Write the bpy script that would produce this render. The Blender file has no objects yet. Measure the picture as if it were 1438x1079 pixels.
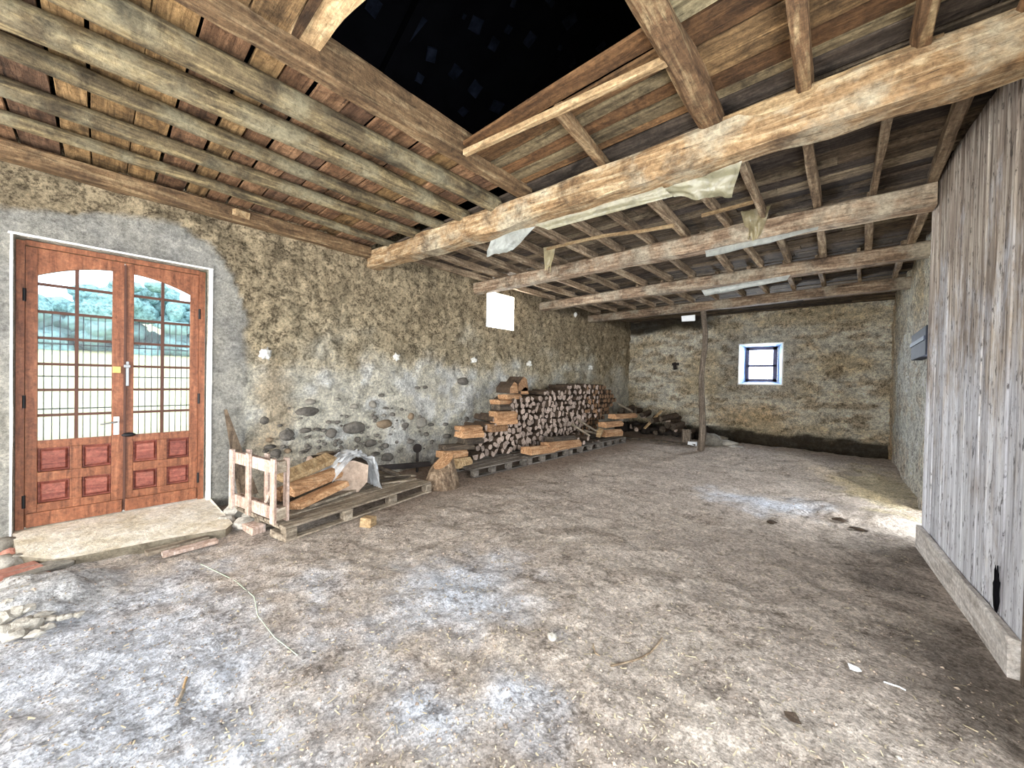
import bpy, bmesh, math, random
from mathutils import Vector, Matrix, Euler, noise
random.seed(7)
scene = bpy.context.scene
COL = scene.collection
V = Vector

# ------------------------------------------------------------------ camera geometry (metres, camera 1.6 m above the dirt floor)
FPX, YAW, PIT, ROLL = 520.95, .731665, -.0120640, .0200595
FW = V((-math.sin(YAW)*math.cos(PIT), math.cos(YAW)*math.cos(PIT), math.sin(PIT)))
_r = V((math.cos(YAW), math.sin(YAW), 0)); _u = _r.cross(FW)
RT = _r*math.cos(ROLL) + _u*math.sin(ROLL); UP = -_r*math.sin(ROLL) + _u*math.cos(ROLL)
CAM = V((0, 0, 1.6))
def on(px, py, ax, val):
    """the point of a real plane (axis ax = val) that the photograph shows at a pixel"""
    d = FW + RT*((px-719)/FPX) - UP*((py-539.5)/FPX)
    return CAM + d*((val-CAM[ax])/d[ax])

cd = bpy.data.cameras.new('camera'); cam = bpy.data.objects.new('camera', cd); COL.objects.link(cam)
cd.sensor_fit = 'HORIZONTAL'; cd.sensor_width = 36; cd.lens = FPX/1438*36; cd.clip_start = .02; cd.clip_end = 300
m = Matrix((RT, UP, -FW)).transposed().to_4x4(); m.translation = CAM; cam.matrix_world = m
scene.camera = cam

# ------------------------------------------------------------------ small helpers
def lin(c): c /= 255; return c/12.92 if c <= .04045 else ((c+.055)/1.055)**2.4
def rgb(r, g, b, a=1): return (lin(r), lin(g), lin(b), a)
def sm(a, b, x):
    t = max(0, min(1, (x-a)/(b-a))); return t*t*(3-2*t)
def mix(a, b, t): return tuple(a[i]+(b[i]-a[i])*t for i in range(3))
def fb(x, y, z, o=4): return noise.fractal(V((x, y, z)), .9, 2.1, o)      # about -1..1
def interp(pts, x):
    if x <= pts[0][0]: return pts[0][1]
    for (a, b), (c, d) in zip(pts, pts[1:]):
        if x <= c: return b+(d-b)*(x-a)/(c-a)
    return pts[-1][1]

class MB:
    """collects shapes; build() links them as one mesh object with its origin at the base"""
    def __init__(s): s.v = []; s.f = []; s.mi = []; s.c = []; s.sm = []; s.col = (1, 1, 1, 1)
    def add(s, vs, fs, mi=0, smooth=False):
        n = len(s.v); s.v += [V(p) for p in vs]; s.c += [s.col]*len(vs)
        for f in fs: s.f.append([i+n for i in f]); s.mi.append(mi); s.sm.append(smooth)
        return s
    def frame(s, p0, p1, up=None):
        p0, p1 = V(p0), V(p1); d = (p1-p0).normalized()
        up = V(up) if up else (V((0, 0, 1)) if abs(d.z) < .9 else V((0, 1, 0)))
        w = d.cross(up).normalized(); return p0, p1, d, w, w.cross(d)
    def beam(s, p0, p1, w, h, jit=0, segs=0, up=None, mi=0, bow=0, w1=None, h1=None, cut=0, seed=None):
        """a squared timber between two points: wavering edges, slightly rounded corners"""
        p0, p1, d, a, b = s.frame(p0, p1, up); L = (p1-p0).length
        n = segs or max(1, int(L/.22)) if jit or bow else 1
        sd = random.random()*90 if seed is None else seed; vs = []; fs = []
        ch = min(w, h)*.12 if (jit or cut) else 0
        prof = [(-1, -1)] if not ch else None
        for i in range(n+1):
            t = i/n; ww = (w+((w1 or w)-w)*t)/2; hh = (h+((h1 or h)-h)*t)/2; c = p0.lerp(p1, t) + b*(bow*math.sin(math.pi*t))
            if ch: pr = [(-ww+ch, -hh), (ww-ch, -hh), (ww, -hh+ch), (ww, hh-ch), (ww-ch, hh), (-ww+ch, hh), (-ww, hh-ch), (-ww, -hh+ch)]
            else: pr = [(-ww, -hh), (ww, -hh), (ww, hh), (-ww, hh)]
            for k, (x, y) in enumerate(pr):
                j = noise.noise_vector(V((sd+k*3.1, t*L*2.2, 7.7)))*jit + noise.noise_vector(V((sd+k*.2, t*L*.7, 1.7)))*jit
                vs.append(c + a*(x+j.x) + b*(y+j.y) + d*(j.z*.5 if 0 < i < n else j.z*1.2))
        q = 8 if ch else 4
        for i in range(n):
            for k in range(q): fs.append((i*q+k, i*q+(k+1) % q, (i+1)*q+(k+1) % q, (i+1)*q+k))
        fs.append(tuple(range(q-1, -1, -1))); fs.append(tuple(n*q+k for k in range(q)))
        s.add(vs, fs, mi); return s
    def box(s, c, size, rz=0, mi=0, jit=0, mat=None):
        c = V(c); R = mat or Matrix.Rotation(rz, 3, 'Z'); x, y, z = [e/2 for e in size]
        vs = [c + R@V((i*x+random.uniform(-jit, jit), j*y+random.uniform(-jit, jit), k*z+random.uniform(-jit, jit))) for i in (-1, 1) for j in (-1, 1) for k in (-1, 1)]
        s.add(vs, [(0, 1, 3, 2), (4, 6, 7, 5), (0, 4, 5, 1), (2, 3, 7, 6), (0, 2, 6, 4), (1, 5, 7, 3)], mi); return s
    def tube(s, pts, rad, q=10, mi=0, wob=0, cap=True, endmi=None, smooth=True):
        pts = [V(p) for p in pts]; n = len(pts); rad = rad if isinstance(rad, (list, tuple)) else [rad]*n; vs = []; fs = []; sd = random.random()*50
        for i, p in enumerate(pts):
            d = (pts[min(i+1, n-1)]-pts[max(i-1, 0)]).normalized(); up = V((0, 0, 1)) if abs(d.z) < .9 else V((0, 1, 0))
            a = d.cross(up).normalized(); b = a.cross(d)
            for k in range(q):
                t = 2*math.pi*k/q; r = rad[i]*(1+wob*noise.noise(V((sd+math.cos(t)*1.2, math.sin(t)*1.2, i*.5))))
                vs.append(p + a*math.cos(t)*r + b*math.sin(t)*r)
        for i in range(n-1):
            for k in range(q): fs.append((i*q+k, i*q+(k+1) % q, (i+1)*q+(k+1) % q, (i+1)*q+k))
        s.add(vs, fs, mi, smooth)
        if cap:
            e = mi if endmi is None else endmi
            s.add(vs[:q], [tuple(range(q-1, -1, -1))], e); s.add(vs[-q:], [tuple(range(q))], e)
        return s
    def prism(s, prof, p0, p1, mi=0, endmi=None, up=None, sc1=1):
        """extrude a 2-D outline from p0 to p1"""
        p0, p1, d, a, b = s.frame(p0, p1, up); q = len(prof)
        vs = [p0+a*x+b*y for x, y in prof]+[p1+a*x*sc1+b*y*sc1 for x, y in prof]
        s.add(vs, [(k, (k+1) % q, q+(k+1) % q, q+k) for k in range(q)], mi)
        e = mi if endmi is None else endmi
        s.add(vs[:q], [tuple(range(q-1, -1, -1))], e); s.add(vs[q:], [tuple(range(q))], e); return s
    def rock(s, c, size, amp=.25, sub=2, rz=0, mi=0, smooth=True, freq=1.3):
        bm = bmesh.new(); bmesh.ops.create_icosphere(bm, subdivisions=sub, radius=1); sd = random.random()*100; R = Matrix.Rotation(rz, 3, 'Z')
        vs = []
        for v in bm.verts:
            k = 1+amp*(noise.noise(v.co*freq+V((sd, 0, 0)))+.4*noise.noise(v.co*freq*2.6+V((sd, 5, 0))))
            vs.append(V(c)+R@V((v.co.x*k*size[0], v.co.y*k*size[1], v.co.z*k*size[2])))
        s.add(vs, [tuple(v.index for v in f.verts) for f in bm.faces], mi, smooth); bm.free(); return s
    def build(s, name, mats, parent=None, origin=None, bevel=0):
        me = bpy.data.meshes.new(name); me.from_pydata(s.v, [], s.f)
        if not isinstance(mats, (list, tuple)): mats = [mats]
        for mt in mats: me.materials.append(mt)
        me.polygons.foreach_set('material_index', s.mi); me.polygons.foreach_set('use_smooth', s.sm)
        at = me.color_attributes.new('Col', 'FLOAT_COLOR', 'POINT'); at.data.foreach_set('color', [x for c in s.c for x in c])
        o = bpy.data.objects.new(name, me); COL.objects.link(o)
        if parent is None:
            if origin is None:
                xs, ys, zs = zip(*s.v); origin = V(((min(xs)+max(xs))/2, (min(ys)+max(ys))/2, min(zs)))
            me.transform(Matrix.Translation(-V(origin))); o.location = origin
        else:
            q = parent; off = V((0, 0, 0))
            while q: off += q.location; q = q.parent
            me.transform(Matrix.Translation(-off)); o.parent = parent
        bm = bmesh.new(); bm.from_mesh(me); bmesh.ops.recalc_face_normals(bm, faces=bm.faces); bm.to_mesh(me); bm.free()
        if bevel:
            md = o.modifiers.new('bevel', 'BEVEL'); md.width = bevel; md.segments = 2; md.limit_method = 'ANGLE'
        return o

def tag(o, label=None, cat=None, group=None, kind=None):
    for k, v in (('label', label), ('category', cat), ('group', group), ('kind', kind)):
        if v: o[k] = v
    return o
def empty(name, loc, label, cat, group=None, kind=None):
    o = bpy.data.objects.new(name, None); COL.objects.link(o); o.location = loc; o.empty_display_size = .1
    return tag(o, label, cat, group, kind)
NTH = ['first', 'second', 'third', 'fourth', 'fifth', 'sixth', 'seventh', 'eighth', 'ninth', 'tenth', 'eleventh', 'twelfth', 'thirteenth', 'fourteenth']

# ------------------------------------------------------------------ procedural materials
class NT:
    def __init__(s, name):
        s.m = bpy.data.materials.new(name); s.m.use_nodes = True; s.t = s.m.node_tree; s.t.nodes.clear()
        s.out = s.n('ShaderNodeOutputMaterial')
    def n(s, ty, **kw):
        x = s.t.nodes.new(ty)
        for k, v in kw.items(): setattr(x, k, v)
        return x
    def l(s, a, b): s.t.links.new(a, b)
    def set(s, sock, v):
        if hasattr(v, 'node'): s.l(v, sock)
        else: sock.default_value = v
    def coord(s, kind='Object', scale=(1, 1, 1), rnd=True):
        tc = s.n('ShaderNodeTexCoord'); o = tc.outputs[kind]
        if rnd:
            oi = s.n('ShaderNodeObjectInfo'); a = s.n('ShaderNodeVectorMath', operation='MULTIPLY_ADD')
            cx = s.n('ShaderNodeCombineXYZ')
            for i in range(3): s.l(oi.outputs['Random'], cx.inputs[i])
            s.l(cx.outputs[0], a.inputs[0]); a.inputs[1].default_value = (37, 53, 71); s.l(o, a.inputs[2]); o = a.outputs[0]
        mp = s.n('ShaderNodeVectorMath', operation='MULTIPLY'); s.l(o, mp.inputs[0]); mp.inputs[1].default_value = scale
        return mp.outputs[0]
    def noise(s, vec, scale=5, detail=6, rough=.6, dist=0):
        x = s.n('ShaderNodeTexNoise'); s.l(vec, x.inputs['Vector'])
        for k, v in (('Scale', scale), ('Detail', detail), ('Roughness', rough), ('Distortion', dist)): x.inputs[k].default_value = v
        return x.outputs[0]
    def voro(s, vec, scale=5, feature='F1', out='Distance'):
        x = s.n('ShaderNodeTexVoronoi', feature=feature); s.l(vec, x.inputs['Vector']); x.inputs['Scale'].default_value = scale
        return x.outputs[out]
    def ramp(s, fac, stops):
        x = s.n('ShaderNodeValToRGB'); s.l(fac, x.inputs[0]); e = x.color_ramp.elements
        while len(e) < len(stops): e.new(.5)
        for k, (p, c) in enumerate(stops): e[k].position = p; e[k].color = c if len(c) == 4 else (*c, 1)
        return x.outputs[0]
    def grey(s, fac, a, b, lo=0, hi=1): return s.ramp(fac, [(a, (lo,)*3), (b, (hi,)*3)])
    def mixc(s, fac, a, b, mode='MIX'):
        x = s.n('ShaderNodeMix', data_type='RGBA', blend_type=mode); s.set(x.inputs[0], fac)
        s.set(x.inputs[6], a); s.set(x.inputs[7], b); return x.outputs[2]
    def math(s, op, a, b=0.):
        x = s.n('ShaderNodeMath', operation=op); s.set(x.inputs[0], a); s.set(x.inputs[1], b); return x.outputs[0]
    def attr(s):
        x = s.n('ShaderNodeVertexColor'); x.layer_name = 'Col'; return x
    def bump(s, h, strength=.5, dist=.02, prev=None):
        x = s.n('ShaderNodeBump'); s.l(h, x.inputs['Height']); x.inputs['Strength'].default_value = strength; x.inputs['Distance'].default_value = dist
        if prev: s.l(prev, x.inputs['Normal'])
        return x.outputs[0]
    def bsdf(s, col, rough=.9, nrm=None, **kw):
        b = s.n('ShaderNodeBsdfPrincipled'); s.set(b.inputs['Base Color'], col); s.set(b.inputs['Roughness'], rough)
        b.inputs['Specular IOR Level'].default_value = kw.pop('spec', .25)
        if nrm: s.l(nrm, b.inputs['Normal'])
        for k, v in kw.items(): s.set(b.inputs[k], v)
        s.l(b.outputs[0], s.out.inputs[0]); s.b = b; return s.m

def wood(name, dark, midc, light, axis='X', sc=1, crack=.5, blotch=.5, rough=.85, bump=.6, var=.35, useattr=False, grey=None):
    t = NT(name); st = {'X': (.09, 1, 1), 'Y': (1, .09, 1), 'Z': (1, 1, .09)}[axis]
    v = t.coord('Object', tuple(q*sc for q in st)); vi = t.coord('Object', (sc,)*3)
    g = t.noise(v, 22, 8, .65, .6); c = t.ramp(g, [(.3, dark), (.5, midc), (.68, light)])
    if grey:
        c = t.mixc(t.grey(t.noise(vi, 2.2, 5, .65), .47, .62), c, t.mixc(.75, c, grey))
    bl = t.noise(vi, 3.1, 6, .7, .4); c = t.mixc(t.math('MULTIPLY', t.grey(bl, .5, .66), blotch), c, t.mixc(.6, dark, (.006, .005, .004, 1)))
    ck = t.noise(v, 60, 5, .6, .3); c = t.mixc(t.math('MULTIPLY', t.grey(ck, .62, .7), crack), c, (.012, .009, .007, 1))
    iso = t.noise(vi, 26, 7, .75, .3); c = t.mixc(1, c, t.grey(iso, .34, .66, .55, 1.32), 'MULTIPLY')
    oi = t.n('ShaderNodeObjectInfo'); k = t.grey(oi.outputs['Random'], 0, 1, 1-var, 1+var*.6); c = t.mixc(1, c, k, 'MULTIPLY')
    if useattr: c = t.mixc(1, c, t.attr().outputs[0], 'MULTIPLY')
    n = t.bump(g, bump, .02); n = t.bump(bl, bump*.7, .05, n); n = t.bump(iso, bump*.6, .02, n)
    return t.bsdf(c, rough, n)

def crust(name, sc=1, bumpk=1., floor=False):
    """rough plaster or dirt: vertex colour for the large patches (alpha = how crevassed), noise for the grain"""
    t = NT(name); a = t.attr(); v = t.coord('Object', (1, 1, 1), False)
    n1 = t.noise(v, (7 if floor else 10)*sc, 10, .74, .5); n2 = t.noise(v, (26 if floor else 34)*sc, 8, .7, .2); n3 = t.noise(v, 100*sc, 5, .75); vo = t.voro(v, 52*sc)
    c = t.mixc(1, a.outputs[0], t.grey(n2, .32, .68, .6, 1.36), 'MULTIPLY')
    c = t.mixc(1, c, t.grey(n1, .34, .66, .8 if floor else .68, 1.18 if floor else 1.3), 'MULTIPLY'); c = t.mixc(1, c, t.grey(n3, .32, .68, .74, 1.24), 'MULTIPLY')
    if not floor:
        nb = t.noise(v, 4.2, 6, .7, .8); c = t.mixc(1, c, t.grey(nb, .36, .64, .74, 1.22), 'MULTIPLY')
    crev = t.math('ADD', n1, t.math('MULTIPLY', n2, .9))
    dk = t.math('MULTIPLY', t.grey(crev, .80, .98, .8, 0), a.outputs['Alpha'])
    c = t.mixc(dk, c, rgb(70, 57, 42))
    if floor:
        sp = t.voro(v, 62, out='Color'); c = t.mixc(1, c, t.grey(sp, .1, .9, .78, 1.2), 'MULTIPLY')
        fl = t.grey(t.noise(v, 85, 3, .6), .63, .69); c = t.mixc(t.math('MULTIPLY', fl, .55), c, rgb(222, 214, 202))
        fd = t.grey(t.noise(v, 60, 4, .7), .30, .39, 1, 0); c = t.mixc(t.math('MULTIPLY', fd, .75), c, rgb(48, 40, 34))
    else:
        pk = t.grey(vo, .1, .24, 1, 0); c = t.mixc(t.math('MULTIPLY', t.math('MULTIPLY', pk, a.outputs['Alpha']), .3), c, rgb(66, 55, 42))
    n = t.bump(n1, (.45 if floor else .9)*bumpk, .05 if floor else .1); n = t.bump(n2, 1.0*bumpk, .04, n); n = t.bump(n3, 1.0*bumpk, .016, n)
    if floor: n = t.bump(t.voro(v, 62), .5, .012, n)
    return t.bsdf(c, .95, n, spec=.12)

def plain(name, col, rough=.6, metal=0, var=.25, sc=12, bump=.2, spec=.3, **kw):
    t = NT(name); v = t.coord(); n = t.noise(v, sc, 6, .65)
    c = t.mixc(1, col, t.grey(n, .3, .7, 1-var, 1+var), 'MULTIPLY')
    return t.bsdf(c, rough, t.bump(n, bump, .01), spec=spec, Metallic=metal, **kw)

def stone(name, c1, c2, sc=9):
    t = NT(name); v = t.coord(); n = t.noise(v, sc, 9, .7); n2 = t.noise(v, sc*5, 5, .7)
    c = t.ramp(n, [(.3, c1), (.68, c2)]); c = t.mixc(1, c, t.grey(n2, .3, .7, .7, 1.25), 'MULTIPLY')
    return t.bsdf(c, .85, t.bump(n2, .5, .02, t.bump(n, .5, .04)), spec=.2)

M = {}
M['wall'] = crust('rough_plaster', 1, 1.1)
M['floor'] = crust('trodden_dirt', 1.25, .8, True)
M['beam'] = wood('worm_eaten_beam_wood', rgb(100, 70, 44), rgb(176, 142, 102), rgb(224, 202, 162), 'X', 1, .85, .75, grey=rgb(196, 186, 160))
M['beam2'] = wood('grey_brown_beam_wood', rgb(70, 54, 42), rgb(138, 114, 92), rgb(192, 172, 146), 'X', 1, .8, .65, grey=rgb(176, 166, 146))
M['joist'] = wood('bark_edged_joist_wood', rgb(66, 46, 32), rgb(130, 98, 68), rgb(198, 170, 126), 'Y', 1, .7, .6)
M['joist_far'] = wood('dull_joist_wood', rgb(70, 56, 43), rgb(140, 118, 94), rgb(196, 176, 146), 'Y', 1, .7, .5)
M['trimmer'] = wood('brown_trimmer_wood', rgb(70, 50, 33), rgb(126, 98, 68), rgb(178, 152, 114), 'Y', 1, .75, .6)
M['pole'] = wood('grey_bark_pole', rgb(46, 38, 28), rgb(98, 84, 60), rgb(150, 132, 94), 'Y', 1, .8, .75, grey=rgb(128, 120, 96))
M['post'] = wood('grey_post_wood', rgb(76, 66, 56), rgb(126, 112, 98), rgb(166, 152, 136), 'Z', 1, .4, .3)
M['plank'] = wood('ceiling_plank_wood', rgb(96, 88, 80), rgb(186, 178, 168), rgb(240, 234, 224), 'X', 1, .8, .8, useattr=True, var=0)
M['lath'] = wood('pale_lath_wood', rgb(120, 92, 62), rgb(184, 152, 110), rgb(220, 194, 150), 'X', 1, .3, .2)
M['pallet'] = wood('weathered_pallet_wood', rgb(86, 74, 62), rgb(138, 124, 106), rgb(182, 168, 148), 'Y', 1, .4, .35)
M['pallet_dark'] = wood('old_grey_pallet_wood', rgb(64, 58, 52), rgb(108, 100, 92), rgb(150, 142, 130), 'Y', 1, .4, .35)
M['pinkwood'] = wood('pale_pinkish_wood', rgb(140, 112, 94), rgb(188, 162, 146), rgb(218, 198, 188), 'Z', 1, .25, .15, var=.15)
M['orange'] = wood('fresh_split_wood', rgb(124, 84, 54), rgb(182, 136, 96), rgb(220, 180, 138), 'Y', 1.4, .35, .25, var=.3)
M['sawn'] = stone('sawn_log_face', rgb(150, 128, 112), rgb(196, 174, 154), 5)
M['bark'] = stone('dark_bark', rgb(38, 30, 25), rgb(92, 76, 62), 14)
M['logend'] = wood('log_end_grain', rgb(124, 104, 92), rgb(184, 162, 146), rgb(218, 200, 186), 'X', 1.5, .3, .3, var=.35)
M['logend_brown'] = wood('brown_log_end_grain', rgb(96, 66, 44), rgb(150, 112, 80), rgb(190, 150, 112), 'X', 1.5, .3, .3, var=.35)
M['darkwood'] = wood('dark_old_wood', rgb(38, 32, 28), rgb(76, 66, 56), rgb(116, 102, 86), 'Y', 1, .4, .4)
M['leanboard'] = wood('dark_leaning_board_wood', rgb(56, 46, 38), rgb(104, 88, 72), rgb(150, 130, 108), 'Z', 1, .4, .4)
M['doorwood'] = wood('varnished_door_wood', rgb(90, 52, 32), rgb(128, 76, 50), rgb(152, 98, 68), 'Z', 1, .12, .12, .5, .15, 0)
M['doorpanel'] = wood('red_brown_panel_wood', rgb(92, 44, 36), rgb(126, 66, 54), rgb(152, 92, 76), 'Y', 1, .2, .15, .5, .25, .1)
M['muntin'] = plain('backlit_brown_muntin', rgb(74, 44, 32), .6)  # brown darkened in the colour itself for the backlit look
M['stone_dark'] = stone('dark_cobble', rgb(48, 45, 42), rgb(122, 116, 108))
M['stone_grey'] = stone('grey_cobble', rgb(96, 92, 86), rgb(156, 150, 138))
M['stone_brown'] = stone('brown_cobble', rgb(96, 82, 66), rgb(152, 132, 108))
M['rubble'] = stone('pale_rubble', rgb(132, 126, 116), rgb(204, 198, 186))
M['white'] = stone('white_ceramic_lump', rgb(205, 202, 192), rgb(248, 246, 240), 20)
M['slab'] = stone('pale_concrete_slab', rgb(196, 182, 152), rgb(248, 242, 230), 5)
M['tile'] = stone('red_clay_tile', rgb(140, 84, 70), rgb(196, 140, 122), 12)
M['clod'] = stone('dry_dung', rgb(34, 28, 23), rgb(82, 68, 56), 16)
M['iron'] = plain('rusted_iron', rgb(48, 42, 40), .7, .3)
M['black'] = plain('black_metal', rgb(24, 24, 26), .5, .4)
M['greymetal'] = plain('zinc_metal', rgb(140, 140, 140), .45, .7)
M['brass'] = plain('dull_brass', rgb(176, 140, 80), .4, .6)
M['paintwhite'] = plain('white_paint', rgb(236, 234, 230), .6, 0, .06)
M['greyblue'] = plain('blue_grey_box', rgb(36, 40, 54), .7, 0, .4)
M['paper'] = plain('white_paper', rgb(232, 236, 240), .8, 0, .08)
M['straw'] = plain('dry_straw', rgb(190, 176, 146), .9, 0, .4, 3)
M['grassblade'] = plain('grass_blade', rgb(90, 140, 60), .8, 0, .4, 3)
M['string'] = plain('pale_string', rgb(190, 205, 180), .9)
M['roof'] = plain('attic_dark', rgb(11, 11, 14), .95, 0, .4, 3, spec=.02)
M['tileglint'] = plain('painted_light_glint', rgb(28, 32, 42), .95, 0, .7, 6, spec=.01)

def plastic(name, col, alpha=.75):
    t = NT(name); v = t.coord(); n = t.noise(v, 9, 7, .65, 1.0); n2 = t.noise(v, 40, 4, .6)
    c = t.mixc(1, col, t.grey(n, .35, .65, .72, 1.2), 'MULTIPLY')
    d = t.n('ShaderNodeBsdfDiffuse'); tr = t.n('ShaderNodeBsdfTranslucent'); g = t.n('ShaderNodeBsdfGlossy'); tp = t.n('ShaderNodeBsdfTransparent')
    t.l(c, d.inputs[0]); t.l(c, tr.inputs[0]); g.inputs['Roughness'].default_value = .25; bn = t.bump(n2, .6, .01, t.bump(n, .6, .03))
    for s_ in (d, g): t.l(bn, s_.inputs['Normal'])
    a = t.n('ShaderNodeMixShader'); a.inputs[0].default_value = .4; t.l(d.outputs[0], a.inputs[1]); t.l(tr.outputs[0], a.inputs[2])
    b = t.n('ShaderNodeMixShader'); b.inputs[0].default_value = .12; t.l(a.outputs[0], b.inputs[1]); t.l(g.outputs[0], b.inputs[2])
    e = t.n('ShaderNodeMixShader'); e.inputs[0].default_value = alpha; t.l(tp.outputs[0], e.inputs[1]); t.l(b.outputs[0], e.inputs[2])
    t.l(e.outputs[0], t.out.inputs[0]); return t.m
M['plastic'] = plastic('dusty_plastic_sheet', rgb(166, 160, 128), .86)
M['plastic_grey'] = plastic('grey_clear_plastic', rgb(206, 212, 206), .72)
M['plastic_bag'] = plastic('white_plastic_bag', rgb(244, 248, 252), 1)
M['rag'] = plastic('tan_rag_cloth', rgb(190, 176, 136), 1)

def glass():
    t = NT('window_glass'); tp = t.n('ShaderNodeBsdfTransparent'); g = t.n('ShaderNodeBsdfGlossy'); g.inputs['Roughness'].default_value = .02
    tp.inputs[0].default_value = (.96, .98, 1, 1); fr = t.n('ShaderNodeFresnel'); fr.inputs[0].default_value = 1.45
    mx = t.n('ShaderNodeMixShader'); t.l(t.math('MULTIPLY', fr.outputs[0], .3), mx.inputs[0]); t.l(tp.outputs[0], mx.inputs[1]); t.l(g.outputs[0], mx.inputs[2])
    t.l(mx.outputs[0], t.out.inputs[0]); return t.m
M['glass'] = glass()

def panelwood():
    """vertical boards: brown and peeling high up, pale blue-grey lower down"""
    t = NT('weathered_barn_boards'); v = t.coord('Object', (1, 1, .05), False); vi = t.coord('Object', (1, 1, .35), False); vf = t.coord('Object', (1, 1, 1), False)
    g = t.noise(v, 24, 8, .7, .4); b = t.noise(vi, 5, 7, .72, .3)
    sep = t.n('ShaderNodeSeparateXYZ'); t.l(vf, sep.inputs[0])
    h = t.math('ADD', t.math('MULTIPLY', sep.outputs[2], .22), t.math('MULTIPLY', t.math('SUBTRACT', b, .5), 1.5))
    pale = t.ramp(g, [(.32, rgb(134, 132, 136)), (.48, rgb(206, 208, 216)), (.66, rgb(244, 247, 252))])
    brown = t.ramp(g, [(.34, rgb(74, 62, 53)), (.48, rgb(146, 132, 120)), (.64, rgb(210, 200, 186))])
    c = t.mixc(t.grey(h, .22, .56), pale, brown)
    pk = t.grey(t.noise(t.coord('Object', (1, 1, .35), False), 26, 6, .7), .57, .63); c = t.mixc(t.math('MULTIPLY', pk, .8), c, rgb(40, 34, 30))
    c = t.mixc(1, c, t.attr().outputs[0], 'MULTIPLY')
    return t.bsdf(c, .85, t.bump(b, .4, .03, t.bump(g, .5, .015)))
M['barnboard'] = panelwood()

# ------------------------------------------------------------------ the room shell
XW, YF, XR = -5.62, 12.4, .78
def frange(a, b, s): n = max(1, round((b-a)/s)); return [a+(b-a)*i/n for i in range(n+1)]
def coords(a, b, s, extra):
    ks = sorted({a, b, *extra}); o = []
    for p, q in zip(ks, ks[1:]): o += frange(p, q, s)[:-1]
    return o+[b]

def wall(name, P, N, us, vs, holes, thick, disp, colf):
    """P(u, v) is the wall plane, N its inward normal; holes are (u0, u1, v0, v1); the reveals and the outer skin come with it"""
    mb = MB(); nv = len(vs); N = V(N); base = []
    for u in us:
        for v in vs:
            edge = min([1]+[max(0, max(h[0]-u, u-h[1], h[2]-v, v-h[3]))/.12 for h in holes])
            base.append(P(u, v)+N*(disp(u, v)*edge)); mb.c.append(colf(u, v))
    mb.v = base
    inside = lambda u, v: any(h[0]-1e-6 < u < h[1]+1e-6 and h[2]-1e-6 < v < h[3]+1e-6 for h in holes)
    for i in range(len(us)-1):
        for j in range(nv-1):
            if not inside((us[i]+us[i+1])/2, (vs[j]+vs[j+1])/2):
                mb.f.append([i*nv+j, (i+1)*nv+j, (i+1)*nv+j+1, i*nv+j+1]); mb.mi.append(0); mb.sm.append(True)
    U = coords(us[0], us[-1], 9, [x for h in holes for x in h[:2]]); W = coords(vs[0], vs[-1], 9, [x for h in holes for x in h[2:]])
    mb.col = colf(us[0], vs[0])
    for a, b in zip(U, U[1:]):
        for c, d in zip(W, W[1:]):
            if not inside((a+b)/2, (c+d)/2): mb.add([P(a, c)-N*thick, P(b, c)-N*thick, P(b, d)-N*thick, P(a, d)-N*thick], [(0, 1, 2, 3)])
    for h in holes:
        q = [(h[0], h[2]), (h[1], h[2]), (h[1], h[3]), (h[0], h[3])]; mb.col = (*rgb(222, 214, 196)[:3], .2)
        for a, b in zip(q, q[1:]+q[:1]): mb.add([P(*a), P(*b), P(*b)-N*thick, P(*a)-N*thick], [(0, 1, 2, 3)])
    o = mb.build(name, M['wall'], origin=(0, 0, 0)); o['kind'] = 'structure'; return o

TAN, PALE, GREY, BROWN, OCHRE, WHITE = [rgb(*c)[:3] for c in ((204, 188, 156), (224, 218, 200), (172, 170, 164), (178, 158, 126), (208, 176, 130), (238, 238, 234))]
CEM = [(-.9, 3.0), (-.59, 3.05), (-.19, 3.12), (.3, 3.27), (.65, 3.23), (.9, 3.1), (1.1, 2.86), (1.23, 2.4)]
def cement(y, z):
    k = .07*fb(y*3, z*3, 3)
    return sm(.03, -.03, y-1.24+k) * sm(.03, -.03, z-interp(CEM, y)+k) * (1 if y > -.62 or z > 2.2 else .0)
def wl_col(y, z):
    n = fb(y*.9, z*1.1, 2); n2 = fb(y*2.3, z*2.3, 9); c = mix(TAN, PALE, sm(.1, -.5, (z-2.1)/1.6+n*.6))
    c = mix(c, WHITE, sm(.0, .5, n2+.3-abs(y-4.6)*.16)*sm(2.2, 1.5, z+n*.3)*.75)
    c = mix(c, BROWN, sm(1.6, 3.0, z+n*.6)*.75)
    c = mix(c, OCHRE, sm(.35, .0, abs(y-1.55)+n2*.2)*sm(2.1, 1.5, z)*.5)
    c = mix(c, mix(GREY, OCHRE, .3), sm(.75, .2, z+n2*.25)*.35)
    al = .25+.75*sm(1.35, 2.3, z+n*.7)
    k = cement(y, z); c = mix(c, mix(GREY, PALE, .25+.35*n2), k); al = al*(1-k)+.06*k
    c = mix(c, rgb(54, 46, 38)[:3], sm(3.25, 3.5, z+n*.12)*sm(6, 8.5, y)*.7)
    return (*c, al)
def wl_disp(y, z):
    k = cement(y, z); return .055*fb(y*1.3, z*1.5, 4)*(1-k)+(.045*fb(y*5, z*5, 8)+.02*fb(y*14, z*14, 1))*(1-.9*k)*(.35+.65*sm(1.2, 2.2, z)) - .02*(1-k)
LH = [(-.52, .86, -.3, 2.82), (5.42, 6.28, 2.7, 3.46)]
wl = wall('wall_left', lambda u, v: V((XW, u, v)), (1, 0, 0), coords(-4.0, YF+.1, .045, [x for h in LH for x in h[:2]]), coords(-.3, 4.4, .045, [x for h in LH for x in h[2:] if x > -.3]), LH, .5, wl_disp, wl_col)

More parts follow.
